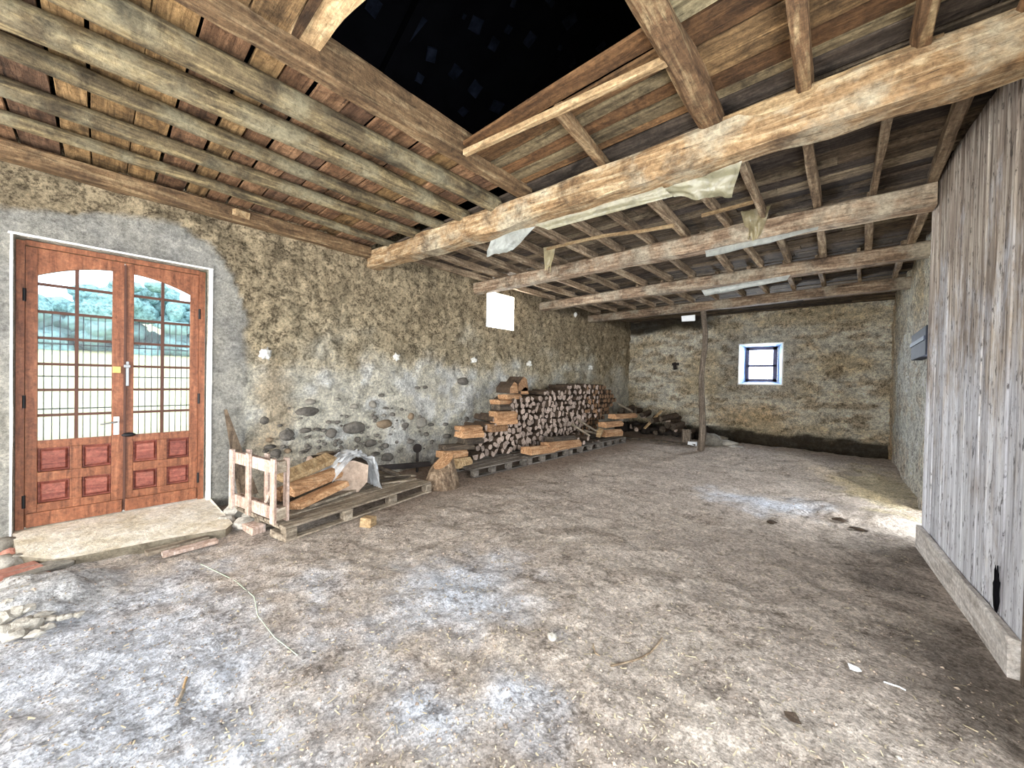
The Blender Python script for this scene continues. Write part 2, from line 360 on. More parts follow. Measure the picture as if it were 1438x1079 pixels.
FH = [(-2.3, -1.27, 1.6, 2.75)]
def wf_col(x, z):
    n = fb(x*.8, z*1.6, 22); n2 = fb(x*2.2, z*5, 29); c = mix(TAN, PALE, sm(-.4, .5, n+.15))
    c = mix(c, BROWN, sm(-.05, .4, n2+.25*n)*.75)
    c = mix(c, OCHRE, sm(.5, .1, abs(z-.75))*sm(1.4, .3, abs(x+2))*.5)
    c = mix(c, GREY, sm(1.1, .5, max(abs(x+1.78)-.1, abs(z-2.2)-.1)+n2*.25)*.5)
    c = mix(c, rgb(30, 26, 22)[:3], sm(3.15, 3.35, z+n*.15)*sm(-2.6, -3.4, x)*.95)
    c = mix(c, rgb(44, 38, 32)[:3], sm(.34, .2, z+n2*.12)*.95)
    return (*[min(.93, e*1.25) for e in c], .3+.7*sm(-.2, .4, n2))
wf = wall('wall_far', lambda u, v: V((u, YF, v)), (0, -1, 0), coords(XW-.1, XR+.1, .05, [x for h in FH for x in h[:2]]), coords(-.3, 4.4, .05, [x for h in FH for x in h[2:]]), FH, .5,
          lambda x, z: .05*fb(x*1.2, z*1.5, 14)+.055*fb(x*2.6, z*7, 18)-.02, wf_col)

RH = [(5.6, 6.9, -.3, 1.95), (-2.4, 2.3, -.3, 2.9)]  # second hole is an unseen opening added to let the side fill in
def wr_col(y, z):
    n = fb(y*.9, z*1.2, 42); n2 = fb(y*3, z*3, 49); c = mix(TAN, PALE, sm(-.5, .3, n+.3*sm(2.6, 1.4, z))); c = mix(c, OCHRE, sm(11.4, 12.2, y)*.5+sm(.5, .1, z+n2*.2)*.4); c = mix(c, WHITE, .5*sm(3.0, 2.2, z)*sm(12, 10.8, y)); c = mix(c, BROWN, sm(.1, .6, n2)*.4)  # extra white low down paints in the light reaching this wall
    return (*[min(.95, e*1.25) for e in c], .35+.3*sm(-.2, .4, n2))
wr = wall('wall_right', lambda u, v: V((XR, u, v)), (-1, 0, 0), coords(-4.0, YF+.1, .055, [x for h in RH for x in h[:2]]), coords(-.3, 4.4, .055, [x for h in RH for x in h[2:] if x > -.3]), RH, .45,
          lambda y, z: .04*fb(y*1.3, z*1.3, 54)+.025*fb(y*4, z*4, 58)-.02, wr_col)
wb = wall('wall_back_unseen', lambda u, v: V((u, -4.0, v)), (0, 1, 0), coords(XW-.1, XR+.1, .2, [-4.6, -.4]), coords(-.3, 4.4, .2, [2.9]), [(-4.6, -.4, -.3, 2.9)], .45, lambda x, z: 0, lambda x, z: (*TAN, .5))  # unseen back wall; its opening is added to admit the back fill lamp

# floor
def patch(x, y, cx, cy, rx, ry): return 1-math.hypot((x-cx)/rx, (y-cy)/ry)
def lime_skyglow(x, y):  # pale dust patches with bluish sky glow painted into the floor colour
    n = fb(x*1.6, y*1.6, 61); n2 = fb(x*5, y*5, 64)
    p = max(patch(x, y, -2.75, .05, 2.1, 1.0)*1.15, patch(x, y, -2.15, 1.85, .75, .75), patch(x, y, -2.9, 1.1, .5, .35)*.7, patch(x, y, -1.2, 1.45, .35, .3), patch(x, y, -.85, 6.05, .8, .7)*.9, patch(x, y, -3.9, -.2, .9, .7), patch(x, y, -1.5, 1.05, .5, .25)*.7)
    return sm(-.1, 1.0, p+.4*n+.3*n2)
def fl_col(x, y):
    n = fb(x*.8, y*.8, 71); n2 = fb(x*3, y*3, 74); c = mix(rgb(188, 174, 162)[:3], rgb(212, 198, 184)[:3], sm(-.5, .5, n+.4*n2))
    c = mix(c, rgb(148, 132, 120)[:3], sm(.0, .7, n2+n*.5)*.5)
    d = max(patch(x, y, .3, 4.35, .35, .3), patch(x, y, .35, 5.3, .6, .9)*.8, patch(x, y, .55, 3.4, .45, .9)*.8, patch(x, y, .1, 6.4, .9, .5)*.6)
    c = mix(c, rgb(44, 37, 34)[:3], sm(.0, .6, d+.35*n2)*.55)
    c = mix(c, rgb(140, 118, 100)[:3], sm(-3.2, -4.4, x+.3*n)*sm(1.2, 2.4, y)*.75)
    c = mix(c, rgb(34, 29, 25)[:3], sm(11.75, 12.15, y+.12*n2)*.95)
    c = mix(c, rgb(216, 200, 160)[:3], sm(.2, .8, patch(x, y, .45, 8.3, .9, 3.0)+.3*n2)*.7)
    c = mix(c, rgb(226, 234, 248)[:3], lime_skyglow(x, y)*.75)
    c = mix(c, rgb(206, 204, 200)[:3], sm(.0, .5, patch(x, y, -4.15, -.25, .6, .55)+.3*n2)*.6)
    return (*c, .3+.4*sm(-.1, .5, n2))
def fl_z(x, y):
    n2 = fb(x*3.2, y*3.2, 84)
    z = .028*fb(x*.9, y*.9, 81)+.02*n2+.011*fb(x*11, y*11, 88, 3)
    z += .07*sm(.0, .7, patch(x, y, -.9, 9.6, 1.7, 1.6)+.3*n2)+.05*sm(0, .7, patch(x, y, .2, 6.6, .8, 1.0)+.4*n2) - .1*sm(11.7, 12.2, y) + .1*sm(0, .8, patch(x, y, -4.15, -.3, .5, .5)+.3*n2)
    flat = sm(-3.7, -4.1, x)*sm(.6, .9, y)
    if x > .2: flat = max(flat, sm(.35, .6, x)*sm(5.9, 5.5, y)*sm(2.9, 3.2, y))
    return z*(1-.75*flat)-.008
fx = frange(-5.75, .95, .03); fy = frange(-4.2, -.9, .15)[:-1]+frange(-.9, 5.2, .03)[:-1]+frange(5.2, YF+.15, .055)
mb = MB()
for x in fx:
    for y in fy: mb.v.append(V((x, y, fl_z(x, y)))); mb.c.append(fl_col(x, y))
ny = len(fy)
for i in range(len(fx)-1):
    for j in range(ny-1): mb.f.append([i*ny+j, (i+1)*ny+j, (i+1)*ny+j+1, i*ny+j+1]); mb.mi.append(0); mb.sm.append(True)
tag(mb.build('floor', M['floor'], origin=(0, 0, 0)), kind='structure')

# ceiling boards, all laid across the joists
ceil = MB()
def boards(x0, x1, y0, y1, z, w, cols, gap=.012, zj=.008, breaks=(1.8, 3.4)):
    y = y0
    while y < y1-.02:
        ww = min(random.uniform(*w), y1-y); x = x0
        while x < x1-.01:
            L = random.uniform(*breaks); xe = min(x1, x+L); xe = x1 if x1-xe < .5 else xe
            c = random.choice(cols); k = random.uniform(.7, 1.2); ceil.col = (*[e*k for e in rgb(*c)[:3]], 1)
            zz = z+random.uniform(-zj, zj); g = gap*random.uniform(.3, 2.2)
            ceil.beam((x+.003, y+ww/2, zz+.014), (xe-.003, y+ww/2+random.uniform(-.006, .006), zz+.014+random.uniform(-zj, zj)), ww-g, .028, jit=.006, segs=max(2, int((xe-x)/.35)))
            x = xe
        y += ww
CL = [(178, 140, 108), (164, 126, 96), (192, 158, 112), (146, 114, 92), (184, 150, 104)]
CR = [(150, 116, 80), (128, 95, 64), (160, 130, 92), (172, 162, 130), (108, 82, 58), (160, 146, 116)]
CF = [(144, 130, 112), (112, 101, 92), (170, 157, 136), (128, 114, 98), (92, 84, 80)]
boards(XW-.3, -2.62, -4.0, 2.86, 3.66, (.17, .27), CL, .014, breaks=(4, 5))
boards(-2.60, -.84, 2.12, 3.0, 3.66, (.13, .2), CR)
boards(-2.60, -.84, -4.0, .82, 3.66, (.15, .24), CR, breaks=(1.0, 2))
boards(-.84, XR+.3, -4.0, 3.0, 3.66, (.14, .22), CR, breaks=(2, 3))
boards(XW-.3, XR+.3, 3.0, YF+.3, 3.65, (.13, .21), CF, .012)
tag(ceil.build('ceiling', M['plank'], origin=(0, 0, 0)), kind='structure')

# roof space above the open hatch
rf = MB(); RZ = lambda x: 6.3-abs(x+2.4)*.5
for xa, xb in ((-6.6, -2.4), (-2.4, 1.7)):
    rf.add([(xa, -4.6, RZ(xa)), (xb, -4.6, RZ(xb)), (xb, 13.2, RZ(xb)), (xa, 13.2, RZ(xa))], [(0, 1, 2, 3)])
for y in (-4.6, 13.2): rf.add([(-6.6, y, 3.9), (1.7, y, 3.9), (1.7, y, RZ(1.7)), (-2.4, y, 6.3), (-6.6, y, RZ(-6.6))], [(0, 1, 2, 3, 4)])
for x in (-6.6, 1.7): rf.add([(x, -4.6, 3.9), (x, 13.2, 3.9), (x, 13.2, RZ(x)), (x, -4.6, RZ(x))], [(0, 1, 2, 3)])
for a, b in (((-6.6, -4.6), (XW-.4, 13.2)), ((XR+.3, -4.6), (1.7, 13.2)), ((-6.6, -4.6), (1.7, -3.9)), ((-6.6, YF+.2), (1.7, 13.2))):
    rf.add([(a[0], a[1], 3.9), (b[0], a[1], 3.9), (b[0], b[1], 3.9), (a[0], b[1], 3.9)], [(0, 1, 2, 3)])
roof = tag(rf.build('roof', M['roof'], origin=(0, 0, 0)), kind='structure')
rr = MB()
for k in range(9): rr.beam((-6.3, -3.4+k*1.9, RZ(-6.3)-.1), (-2.4, -3.4+k*1.9, 6.2), .1, .14)
rr.build('rafter', M['roof'], roof)
def roofpt(px, py):
    d = FW + RT*((px-719)/FPX) - UP*((py-539.5)/FPX)
    t = (6.3-.5*2.4-CAM.z-.05)/(d.z-.5*d.x)                    # left slope: z = 7.5 - ... + .5 x
    t = (7.5-.05-CAM.z)/(d.z-.5*d.x); return CAM+d*t
for gx, gy, w, h in ((805, 105, 50, 60), (880, 188, 40, 50), (1030, 165, 40, 50), (615, 232, 45, 60), (545, 115, 50, 120), (715, 305, 45, 50), (800, 372, 48, 55), (890, 450, 50, 45), (750, 470, 40, 35), (566, 330, 30, 40), (1200, 85, 45, 60), (1210, 265, 26, 30), (940, 125, 25, 30), (1330, 195, 20, 40), (1152, 318, 30, 30), (370, 25, 60, 70), (755, 70, 15, 20), (1115, 6, 40, 25), (962, 12, 20, 30), (1158, 200, 16, 20)):
    c = roofpt(400+gx/2.996, gy/2.996); a = roofpt(400+(gx+w/2)/2.996, gy/2.996); L = (a-c).length
    t_ = MB(); R = Euler((0, -math.atan(.5), random.uniform(-.4, .4))).to_matrix()
    t_.box(c, (L*2.2*h/w*.8, L*1.8, .02), mat=R, jit=L*.18).build('tile_glint', M['tileglint'], roof)  # painted chips standing in for glints of light on the roof underside

# ------------------------------------------------------------------ main beams
def thing(mb, name, mat, label, cat, group=None, **kw): return tag(mb.build(name, mat, **kw), label, cat, group, 'thing')
b = MB(); b.beam((XW-.25, 2.93, 3.44), (XR+.25, 3.30, 3.46), .27, .27, jit=.034, segs=60, bow=-.03)
thing(b, 'main_beam', M['beam'], 'thick worm-eaten squared ceiling beam, palest and nearest of the four crossing the room', 'beam', 'main ceiling beams')
b = MB(); b.beam((XW-.25, 5.12, 3.42), (.60, 5.30, 3.42), .22, .21, jit=.016, segs=36)
thing(b, 'main_beam', M['beam2'], 'brown ceiling beam with a rag and clear plastic hanging from it', 'beam', 'main ceiling beams')
b = MB(); b.beam((XW-.25, 7.34, 3.42), (XR+.25, 7.36, 3.44), .2, .2, jit=.012, segs=36)
thing(b, 'main_beam', M['beam2'], 'brown ceiling beam just past the small left wall opening', 'beam', 'main ceiling beams')
b = MB(); b.beam((XW-.25, 9.62, 3.42), (XR+.25, 9.5, 3.44), .2, .2, jit=.014, segs=36)
thing(b, 'main_beam', M['beam2'], 'farthest dark ceiling beam, resting on the thin post', 'beam', 'main ceiling beams')
b = MB(); b.beam((XW+.06, -3.95, 3.53), (XW+.05, 2.8, 3.53), .16, .17, jit=.012, segs=30)
thing(b, 'wall_plate', M['trimmer'], 'dark reddish timber lying along the top of the left stone wall', 'beam')
p = on(338, 302, 0, XW+.12)
thing(MB().box(p, (.1, .17, .06), .3, jit=.01), 'wood_wedge', M['lath'], 'small pale wooden wedge stuck under the wall timber above the door', 'wedge')

b = MB(); b.beam((-.75, 3.105, 3.53), (.36, 3.165, 3.545), .03, .1, jit=.012, segs=24)
thing(b, 'facing_board', M['lath'], 'pale broken board nailed along the upper front edge of the near beam', 'board')
# round poles of the bay over the door
for k, (xa, xb, r) in enumerate(((-2.95, -3.02, .095), (-3.5, -3.48, .088), (-3.86, -3.96, .068), (-4.38, -4.48, .07), (-4.95, -5.02, .055))):
    pts = [V((xa+(xb-xa)*t+(.03+.03*(k in (1, 2)))*math.sin(t*8+k*2.2), -3.95+6.95*t, 3.575-.015*math.sin(t*3.1+k))) for t in [i/16 for i in range(17)]]
    b = MB(); b.tube(pts, [r*(1.08-.16*i/16) for i in range(17)], 14, wob=.13)
    thing(b, 'round_pole_joist', M['pole'], 'round pole joist near the door, %s counted from the dark hatch' % NTH[k], 'joist', 'round pole joists over the door')
b = MB(); b.beam((-2.61, -3.95, 3.675), (-2.60, 3.1, 3.675), .1, .27, jit=.014, segs=32)
thing(b, 'hatch_trimmer', M['trimmer'], 'brown squared timber with pale drips along the left edge of the dark hatch', 'beam')
# near bay joists right of the hatch
for k, (x, y0, w, lab) in enumerate(((-.81, -3.9, .14, 'worm-eaten bark-edged joist along the right edge of the dark hatch'), (-.24, -3.9, .07, 'narrow bark-edged joist between the hatch joist and the twisted joist, on the pale near beam'), (.27, -3.9, .08, 'gnarled joist above the right end of the pale near beam'), (.66, -3.9, .08, 'outermost near joist, hugging the right wall above the barn door'))):
    b = MB(); b.beam((x+.02, y0, 3.605), (x, 3.2, 3.605), w, .12, jit=.026, segs=60)
    thing(b, 'ceiling_joist', M['joist'], lab, 'joist', 'joists of the near bay')
b = MB(); b.beam((-1.62, 2.25, 3.60), (-1.70, 3.15, 3.60), .075, .09, jit=.006)
thing(b, 'short_joist', M['trimmer'], 'short greyish joist under the boards at the hatch edge', 'joist')
b = MB(); b.beam((-2.52, 2.13, 3.575), (-.83, 2.32, 3.575), .05, .05, jit=.004)
thing(b, 'hatch_lath', M['lath'], 'long pale lath nailed under the far edge of the dark hatch', 'lath')
b = MB(); b.beam((-2.60, .80, 3.70), (-1.95, .86, 3.69), .22, .06, jit=.03, segs=6)
thing(b, 'broken_board', M['lath'], 'broken board end sticking over the near side of the dark hatch', 'board')
# joists of the three far bays
def bay(xs, y0, y1, name, w=.07):
    for k, x in enumerate(xs):
        b = MB(); dx = random.uniform(-.04, .04)
        b.beam((x-dx, y0, 3.585), (x+dx, y1, 3.585), w*random.uniform(.8, 1.15), .11, jit=.008, segs=10)
        thing(b, 'ceiling_joist', M['joist_far'], 'rough joist %s, %s from the left' % (name, NTH[k]), 'joist', 'joists ' + name)
bay([-5.38, -4.93, -4.45, -4.03, -3.55, -3.02, -2.55, -2.07, -1.61, -1.14, -.74, -.27, .18, .56], 3.42, 5.3, 'between the near and second beams')
bay([-5.3, -4.75, -4.2, -3.62, -3.07, -2.56, -2.1, -1.49, -1.10, -.70, -.28, .18, .61], 5.38, 7.35, 'between the second and third beams')
bay([-5.3, -4.8, -4.25, -3.72, -3.26, -2.76, -2.24, -1.74, -1.28, -.8, -.36, .13, .59], 7.46, 9.6, 'between the third and farthest beams', .06)

# laths and hanging things under the ceiling
b = MB(); pts = [on(x, y, 1, 4.4) for x, y in ((768, 350), (800, 342), (850, 331), (900, 325), (946, 317))]
for a, c in zip(pts, pts[1:]): b.beam(a, c, .03, .035)
thing(b, 'hanging_lath', M['lath'], 'thin curved pale lath hanging below the joists behind the near beam', 'lath')
b = MB(); b.beam(on(985, 303, 1, 4.6), on(1058, 284, 1, 4.6), .03, .035, jit=.003)
thing(b, 'hanging_lath', M['lath'], 'short straight pale lath beside the hanging rag', 'lath')

def cloth(name, mat, label, cat, quad, n=14, amp=.03, rag=.03, group=None):
    """a torn sheet between four corners (top-left, top-right, bottom-right, bottom-left)"""
    a, b_, c, d = [V(q) for q in quad]; mbx = MB(); sd = random.random()*60; nn = ((b_-a).cross(d-a)).normalized()
    for i in range(n+1):
        for j in range(n+1):
            u, v = i/n, j/n; t = v*(1+rag*4*noise.noise(V((u*4, sd, 0)))) if v > .99 else v
            p = a.lerp(b_, u).lerp(d.lerp(c, u), t)
            p += nn*amp*(noise.noise(V((u*3+sd, v*2, 0)))+.5*noise.noise(V((u*8+sd, v*4, 3))))*(.3+v)
            mbx.v.append(p); mbx.c.append((1, 1, 1, 1))
    for i in range(n):
        for j in range(n): mbx.f.append([i*(n+1)+j, (i+1)*(n+1)+j, (i+1)*(n+1)+j+1, i*(n+1)+j+1]); mbx.mi.append(0); mbx.sm.append(True)
    return thing(mbx, name, mat, label, cat, group)
cloth('plastic_sheet', M['plastic'], 'dusty yellowish plastic sheet sagging under the pale near beam', 'plastic sheet', [on(900, 262, 1, 3.26), on(1042, 226, 1, 3.26), on(1028, 277, 1, 3.42), on(948, 277, 1, 3.36)], 18, .05, .03)
cloth('plastic_sheet', M['plastic'], 'long grey-green plastic strip pinned along the underside of the pale near beam', 'plastic sheet', [on(750, 316, 1, 3.15), on(930, 262, 1, 3.24), on(945, 276, 1, 3.3), on(770, 323, 1, 3.2)], 14, .015, .01)
cloth('plastic_sheet', M['plastic_grey'], 'torn clear grey plastic flap dangling under the left end of the near beam', 'plastic sheet', [on(690, 330, 1, 3.12), on(752, 318, 1, 3.15), on(720, 352, 1, 3.25), on(684, 359, 1, 3.2)], 14, .035, .04)
cloth('hanging_rag', M['rag'], 'crumpled tan rag hanging over the second beam', 'rag', [on(1038, 288, 1, 5.12), on(1088, 276, 1, 5.12), on(1066, 333, 1, 5.1), on(1050, 338, 1, 5.1)], 14, .09, .06)
cloth('cloth_strip', M['rag'], 'narrow torn strip dangling from the left end of the curved lath', 'rag', [on(763, 348, 1, 4.4), on(780, 345, 1, 4.4), on(774, 380, 1, 4.4), on(765, 378, 1, 4.42)], 8, .03, .08)
cloth('plastic_strip', M['plastic_grey'], 'shiny clear plastic strip stuck along the underside of the second beam', 'plastic sheet', [on(990, 352, 1, 5.14), on(1150, 318, 1, 5.14), on(1148, 324, 1, 5.1), on(992, 362, 1, 5.1)], 10, .02, .02)
cloth('plastic_strip', M['plastic_grey'], 'pale plastic strip caught under the third beam', 'plastic sheet', [on(985, 408, 1, 7.22), on(1110, 386, 1, 7.22), on(1105, 394, 1, 7.2), on(990, 416, 1, 7.2)], 10, .03, .03)
thing(MB().box(on(967, 447, 1, 9.46), (.3, .03, .13), .1, jit=.015), 'paper_packet', M['paper'], 'white paper packet tucked under the farthest beam left of the post', 'packet')
thing(MB().rock(on(808, 442, 0, XW+.06), (.05, .05, .07), .3), 'white_lump', M['white'], 'tiny white lump under the end of the third beam by the left wall', 'lump')

# post under the farthest beam
b = MB(); b.tube([on(989, 631, 1, 9.6)*0+V((-2.53, 9.62, -.02))]+[V((-2.53+.03*math.sin(i), 9.62+.02*math.cos(i*1.7), .35*i)) for i in range(1, 9)]+[V((-2.56, 9.6, 3.33))], [.075, .08, .07, .07, .066, .064, .062, .06, .06, .06], 10, wob=.2)
thing(b, 'wooden_post', M['post'], 'thin crooked grey wooden post propping the farthest beam', 'post')

# ------------------------------------------------------------------ openings
w1 = MB(); y0, y1, z0, z1 = LH[1]
w1.add([(XW+.02, y0-.0, z0), (XW+.02, y1, z0), (XW-.5, y1, z0+.06), (XW-.5, y0, z0+.06)], [(0, 1, 2, 3)])
tag(w1.build('window_1', M['slab'], origin=((XW-.25), (y0+y1)/2, z0)), kind='structure')
# window in the far wall: white surround, splayed reveal, small sash with one crossbar
w2 = empty('window_2', (-1.78, YF, 1.6), None, None, None, 'structure')
x0, x1, z0, z1 = FH[0]; a0, a1, c0, c1 = -2.2, -1.44, 1.68, 2.68; yb = YF+.45
s = MB()
for q in (((x0, z0), (x1, z0), (a1, c0), (a0, c0)), ((x1, z0), (x1, z1), (a1, c1), (a1, c0)), ((x1, z1), (x0, z1), (a0, c1), (a1, c1)), ((x0, z1), (x0, z0), (a0, c0), (a0, c1))):
    s.add([(q[0][0], YF-.03, q[0][1]), (q[1][0], YF-.03, q[1][1]), (q[2][0], yb, q[2][1]), (q[3][0], yb, q[3][1])], [(0, 1, 2, 3)])
s.build('window_reveal', plain('blue_shadowed_reveal', rgb(120, 142, 178), .8, 0, .2), w2)  # white reveal; its blue sky shade is painted into the colour
s = MB()
for a, c in (((x0-.02, z0), (x1+.02, z0)), ((x0-.02, z1), (x1+.02, z1)), ((x0, z0), (x0, z1)), ((x1, z0), (x1, z1))): s.beam((a[0], YF-.045, a[1]), (c[0], YF-.045, c[1]), .032, .032, jit=.004, up=(0, 1, 0))
s.build('window_trim', M['paintwhite'], w2)
s = MB(); ys = yb-.03
for a, c, w in (((a0, c0+.04), (a1, c0+.04), .08), ((a0, c1-.04), (a1, c1-.04), .09), ((a0+.04, c0), (a0+.04, c1), .08), ((a1-.05, c0), (a1-.05, c1), .1), ((a0, 2.14), (a1, 2.14), .06)): s.beam((a[0], ys, a[1]), (c[0], ys, c[1]), .05, w, up=(0, 0, 1) if a[1] == c[1] else (1, 0, 0))
s.build('window_sash', plain('backlit_sash_tone', rgb(70, 66, 84), .6), w2)  # dark tone from the backlight is put into the sash colour
MB().box(((a0+a1)/2, ys+.02, (c0+c1)/2), (a1-a0-.1, .004, c1-c0-.1)).build('pane', M['glass'], w2)

# glazed double door
XD = XW-.10; d1 = empty('door_1', (XD, .17, .1), None, None, None, 'structure')
fr = MB()
for a, c, w in (((-.49, .1), (-.49, 2.80), .05), ((.815, .1), (.815, 2.80), .055), ((-.464, 2.785), (.786, 2.785), .05)):
    fr.beam((XD-.02, a[0], a[1]), (XD-.02, c[0], c[1]), .09, w, up=(0, 1, 0) if a[0] == c[0] else (0, 0, 1))
fr.build('door_frame', M['doorwood'], d1)
ARCH = lambda y: 2.655-.49*(y-.17)**2
MUN = (2.42, 2.16, 1.91, 1.66, 1.41, 1.165)
for side, (l0, l1, g0, g1, mu) in enumerate(((-.463, .178, -.39, .09, -.15), (.182, .787, .25, .71, .475))):
    lf = MB(); T = .045; xm = XD-.01
    def bar(ya, yb_, za, zb, t=T, x=xm): lf.box((x, (ya+yb_)/2, (za+zb)/2), (t, yb_-ya, zb-za))
    bar(l0, g0, .115, 2.755); bar(g1, l1, .115, 2.755)
    n = 12; vs = []; 
    for i in range(n+1):
        y = g0+(g1-g0)*i/n
        vs += [(xm-T/2, y, ARCH(y)), (xm+T/2, y, ARCH(y)), (xm+T/2, y, 2.755), (xm-T/2, y, 2.755)]
    lf.add(vs, [(4*i+k, 4*i+(k+1) % 4, 4*i+4+(k+1) % 4, 4*i+4+k) for i in range(n) for k in range(4)])
    bar(g0, g1, .85, .925); bar(g0, g1, .53, .62); bar(g0, g1, .115, .32)
    for za, zb in ((.32, .53), (.62, .85)): bar((g0+g1)/2-.04, (g0+g1)/2+.04, za, zb)
    leaf = lf.build('door_leaf', M['doorwood'], d1, bevel=.004)
    mu_ = MB(); mu_.box((xm, mu, (.92+ARCH(mu))/2), (.032, .026, ARCH(mu)-.91))
    for z in MUN: mu_.box((xm, (g0+g1)/2, z), (.026, g1-g0, .026))
    mu_.build('muntins', M['muntin'], leaf)
    gl = [(g0, mu-.013), (mu+.013, g1)]; zz = [.925]+list(reversed(MUN))
    for a, c in gl:
        for k in range(7):
            za = zz[k]+(.012 if k else 0)
            if k < 6:
                MB().box((xm-.004, (a+c)/2, (za+zz[k+1]-.012)/2), (.004, c-a, zz[k+1]-.012-za)).build('glass_pane', M['glass'], leaf)
            else:
                o = MB(); pr = [(a, za), (c, za)]+[(a+(c-a)*i/5, ARCH(a+(c-a)*i/5)) for i in range(5, -1, -1)]
                o.add([(xm-.004, y, z) for y, z in pr], [tuple(range(len(pr)))]).build('glass_pane', M['glass'], leaf)
    mid = (g0+g1)/2
    for a, c in ((g0, mid-.04), (mid+.04, g1)):
        for za, zb in ((.62, .85), (.32, .53)):
            o = MB(); o.box((xm-.016, (a+c)/2, (za+zb)/2), (.01, c-a, zb-za)); o.prism([(-(c-a)/2+.012, -(zb-za)/2+.012), ((c-a)/2-.012, -(zb-za)/2+.012), ((c-a)/2-.012, (zb-za)/2-.012), (-(c-a)/2+.012, (zb-za)/2-.012)], (xm-.012, (a+c)/2, (za+zb)/2), (xm+.012, (a+c)/2, (za+zb)/2), sc1=.8)
            o.build('door_panel', M['doorpanel'], leaf, bevel=.005)
    MB().box((xm+.038, (l0+l1)/2, .18), (.03, l1-l0-.02, .13)).build('kick_board', M['doorwood'], leaf, bevel=.004)
    for z in (2.3, 1.3, .36): MB().tube([(xm+.03, (l0-.005 if side == 0 else l1+.005), z-.06), (xm+.03, (l0-.005 if side == 0 else l1+.005), z+.06)], .012, 8).build('hinge', M['black'], leaf)
    if side == 0:
        h = MB(); h.box((xm+.027, .125, 1.03), (.008, .042, .19)).build('handle_plate', M['paintwhite'], leaf, bevel=.003)
        MB().tube([(xm+.03, .125, 1.07), (xm+.07, .125, 1.07), (xm+.075, .10, 1.07), (xm+.075, 0.01, 1.055)], .009, 8).build('handle', M['greymetal'], leaf)
        MB().box((xm+.03, .125, 1.62), (.02, .06, .07)).build('lock_box', M['brass'], leaf, bevel=.003)
    else:
        MB().box((xm+.03, .2, 1.58), (.02, .03, .26)).box((xm+.04, .2, 1.66), (.03, .05, .03)).build('bolt', M['greymetal'], leaf, bevel=.003)
        MB().rock((xm+.06, .215, .93), (.025, .055, .025), .1).tube([(xm+.01, .2, .93), (xm+.06, .2, .93)], .012, 8).build('door_knob', M['black'], leaf)
        MB().box((xm+.03, .185, 1.43), (.02, .02, 2.6)).build('meeting_strip', M['muntin'], leaf, bevel=.003)
for n, (a, c, w) in enumerate((((.88, .08), (.88, 2.84), .04), ((-.53, .08), (-.53, 2.84), .016), ((-.55, 2.835), (.9, 2.835), .018))):
    t_ = MB(); t_.beam((XW-.03, a[0], a[1]), (XW-.03, c[0], c[1]), .09, w, jit=.004, up=(0, 1, 0) if a[0] == c[0] else (0, 0, 1))
    tag(t_.build('trim_lightgap_%d' % (n+1), M['paintwhite']), kind='structure')  # thin left strip paints in the light of the gap beside the frame
# iron grille fixed outside the door
gr = empty('iron_grille', (-5.95, .17, .15), 'thin iron bar grille standing outside the glazed door', 'grille', None, 'thing')
g = MB()
for k in range(24): g.tube([(-5.95, -.42+.0515*k, .15), (-5.95, -.42+.0515*k, 2.19)], .0045, 6)
g.build('bars', M['black'], gr)
for z in (1.87, 1.54, 1.21, .35): MB().box((-5.957, .17, z), (.006, 1.3, .014)).build('crossbar', M['black'], gr)

# concrete doorstep slab
s = MB(); n = [(-6.1, -.5), (-6.1, .86), (-5.6, .9), (-4.62, .92), (-4.5, .84), (-4.60, .45), (-4.66, -.12), (-4.72, -.24), (-4.98, -.44), (-5.6, -.52)]
top = [(x, y, .105+.006*fb(x*4, y*4, 3)-.035*max(0, (x+5.7)/1.2)) for x, y in n]
s.add(top, [tuple(range(len(n)))])
s.add(top+[(x-(.03 if x > -5 else 0), y, -.03) for x, y in n], [(k, (k+1) % len(n), len(n)+(k+1) % len(n), len(n)+k) for k in range(len(n))], 1)
thing(s, 'doorstep_slab', [M['slab'], stone('shaded_slab_edge', rgb(84, 76, 62), rgb(140, 130, 112))], 'worn pale concrete slab forming the doorstep of the glazed door', 'doorstep')  # edge shade is put into a darker colour for the side faces

# stones showing in the left wall
ST = [(525,772,55,30,1),(510,820,115,48,0),(405,940,80,60,0),(500,915,60,28,0),(508,950,30,15,0),(630,930,55,50,0),(745,903,112,65,0),(828,980,62,38,0),(903,993,30,28,0),(763,962,32,28,0),(850,850,30,22,0),(938,835,26,22,0),(897,885,80,45,2),(1000,890,40,30,0),(1085,875,55,55,1),(1030,845,30,40,2),(1133,887,28,18,0),(1205,884,26,18,0),(1213,944,38,24,0),(1108,935,24,22,0),(1030,972,38,25,0),(1295,668,52,42,0),(1312,857,18,26,0),(883,738,30,16,0),(660,758,36,18,1),(745,795,45,28,1),(840,785,36,40,1),(905,803,30,14,0),(320,998,60,24,0),(350,1030,60,40,0),(410,1018,36,28,2),(480,1025,34,16,0),(600,1035,95,30,2),(853,1033,40,20,0),(912,1050,62,46,0),(500,1065,32,30,0),(318,962,40,26,2),(385,997,30,20,0),(680,1003,20,14,0),(560,910,36,18,0),(615,873,26,16,0),(660,873,30,14,0),(370,890,24,16,0),(290,865,50,40,0),(895,840,18,18,1),(925,935,18,12,0),(650,988,20,20,0),(755,1017,22,12,0),(1065,700,22,16,0),(1103,697,20,16,0)]
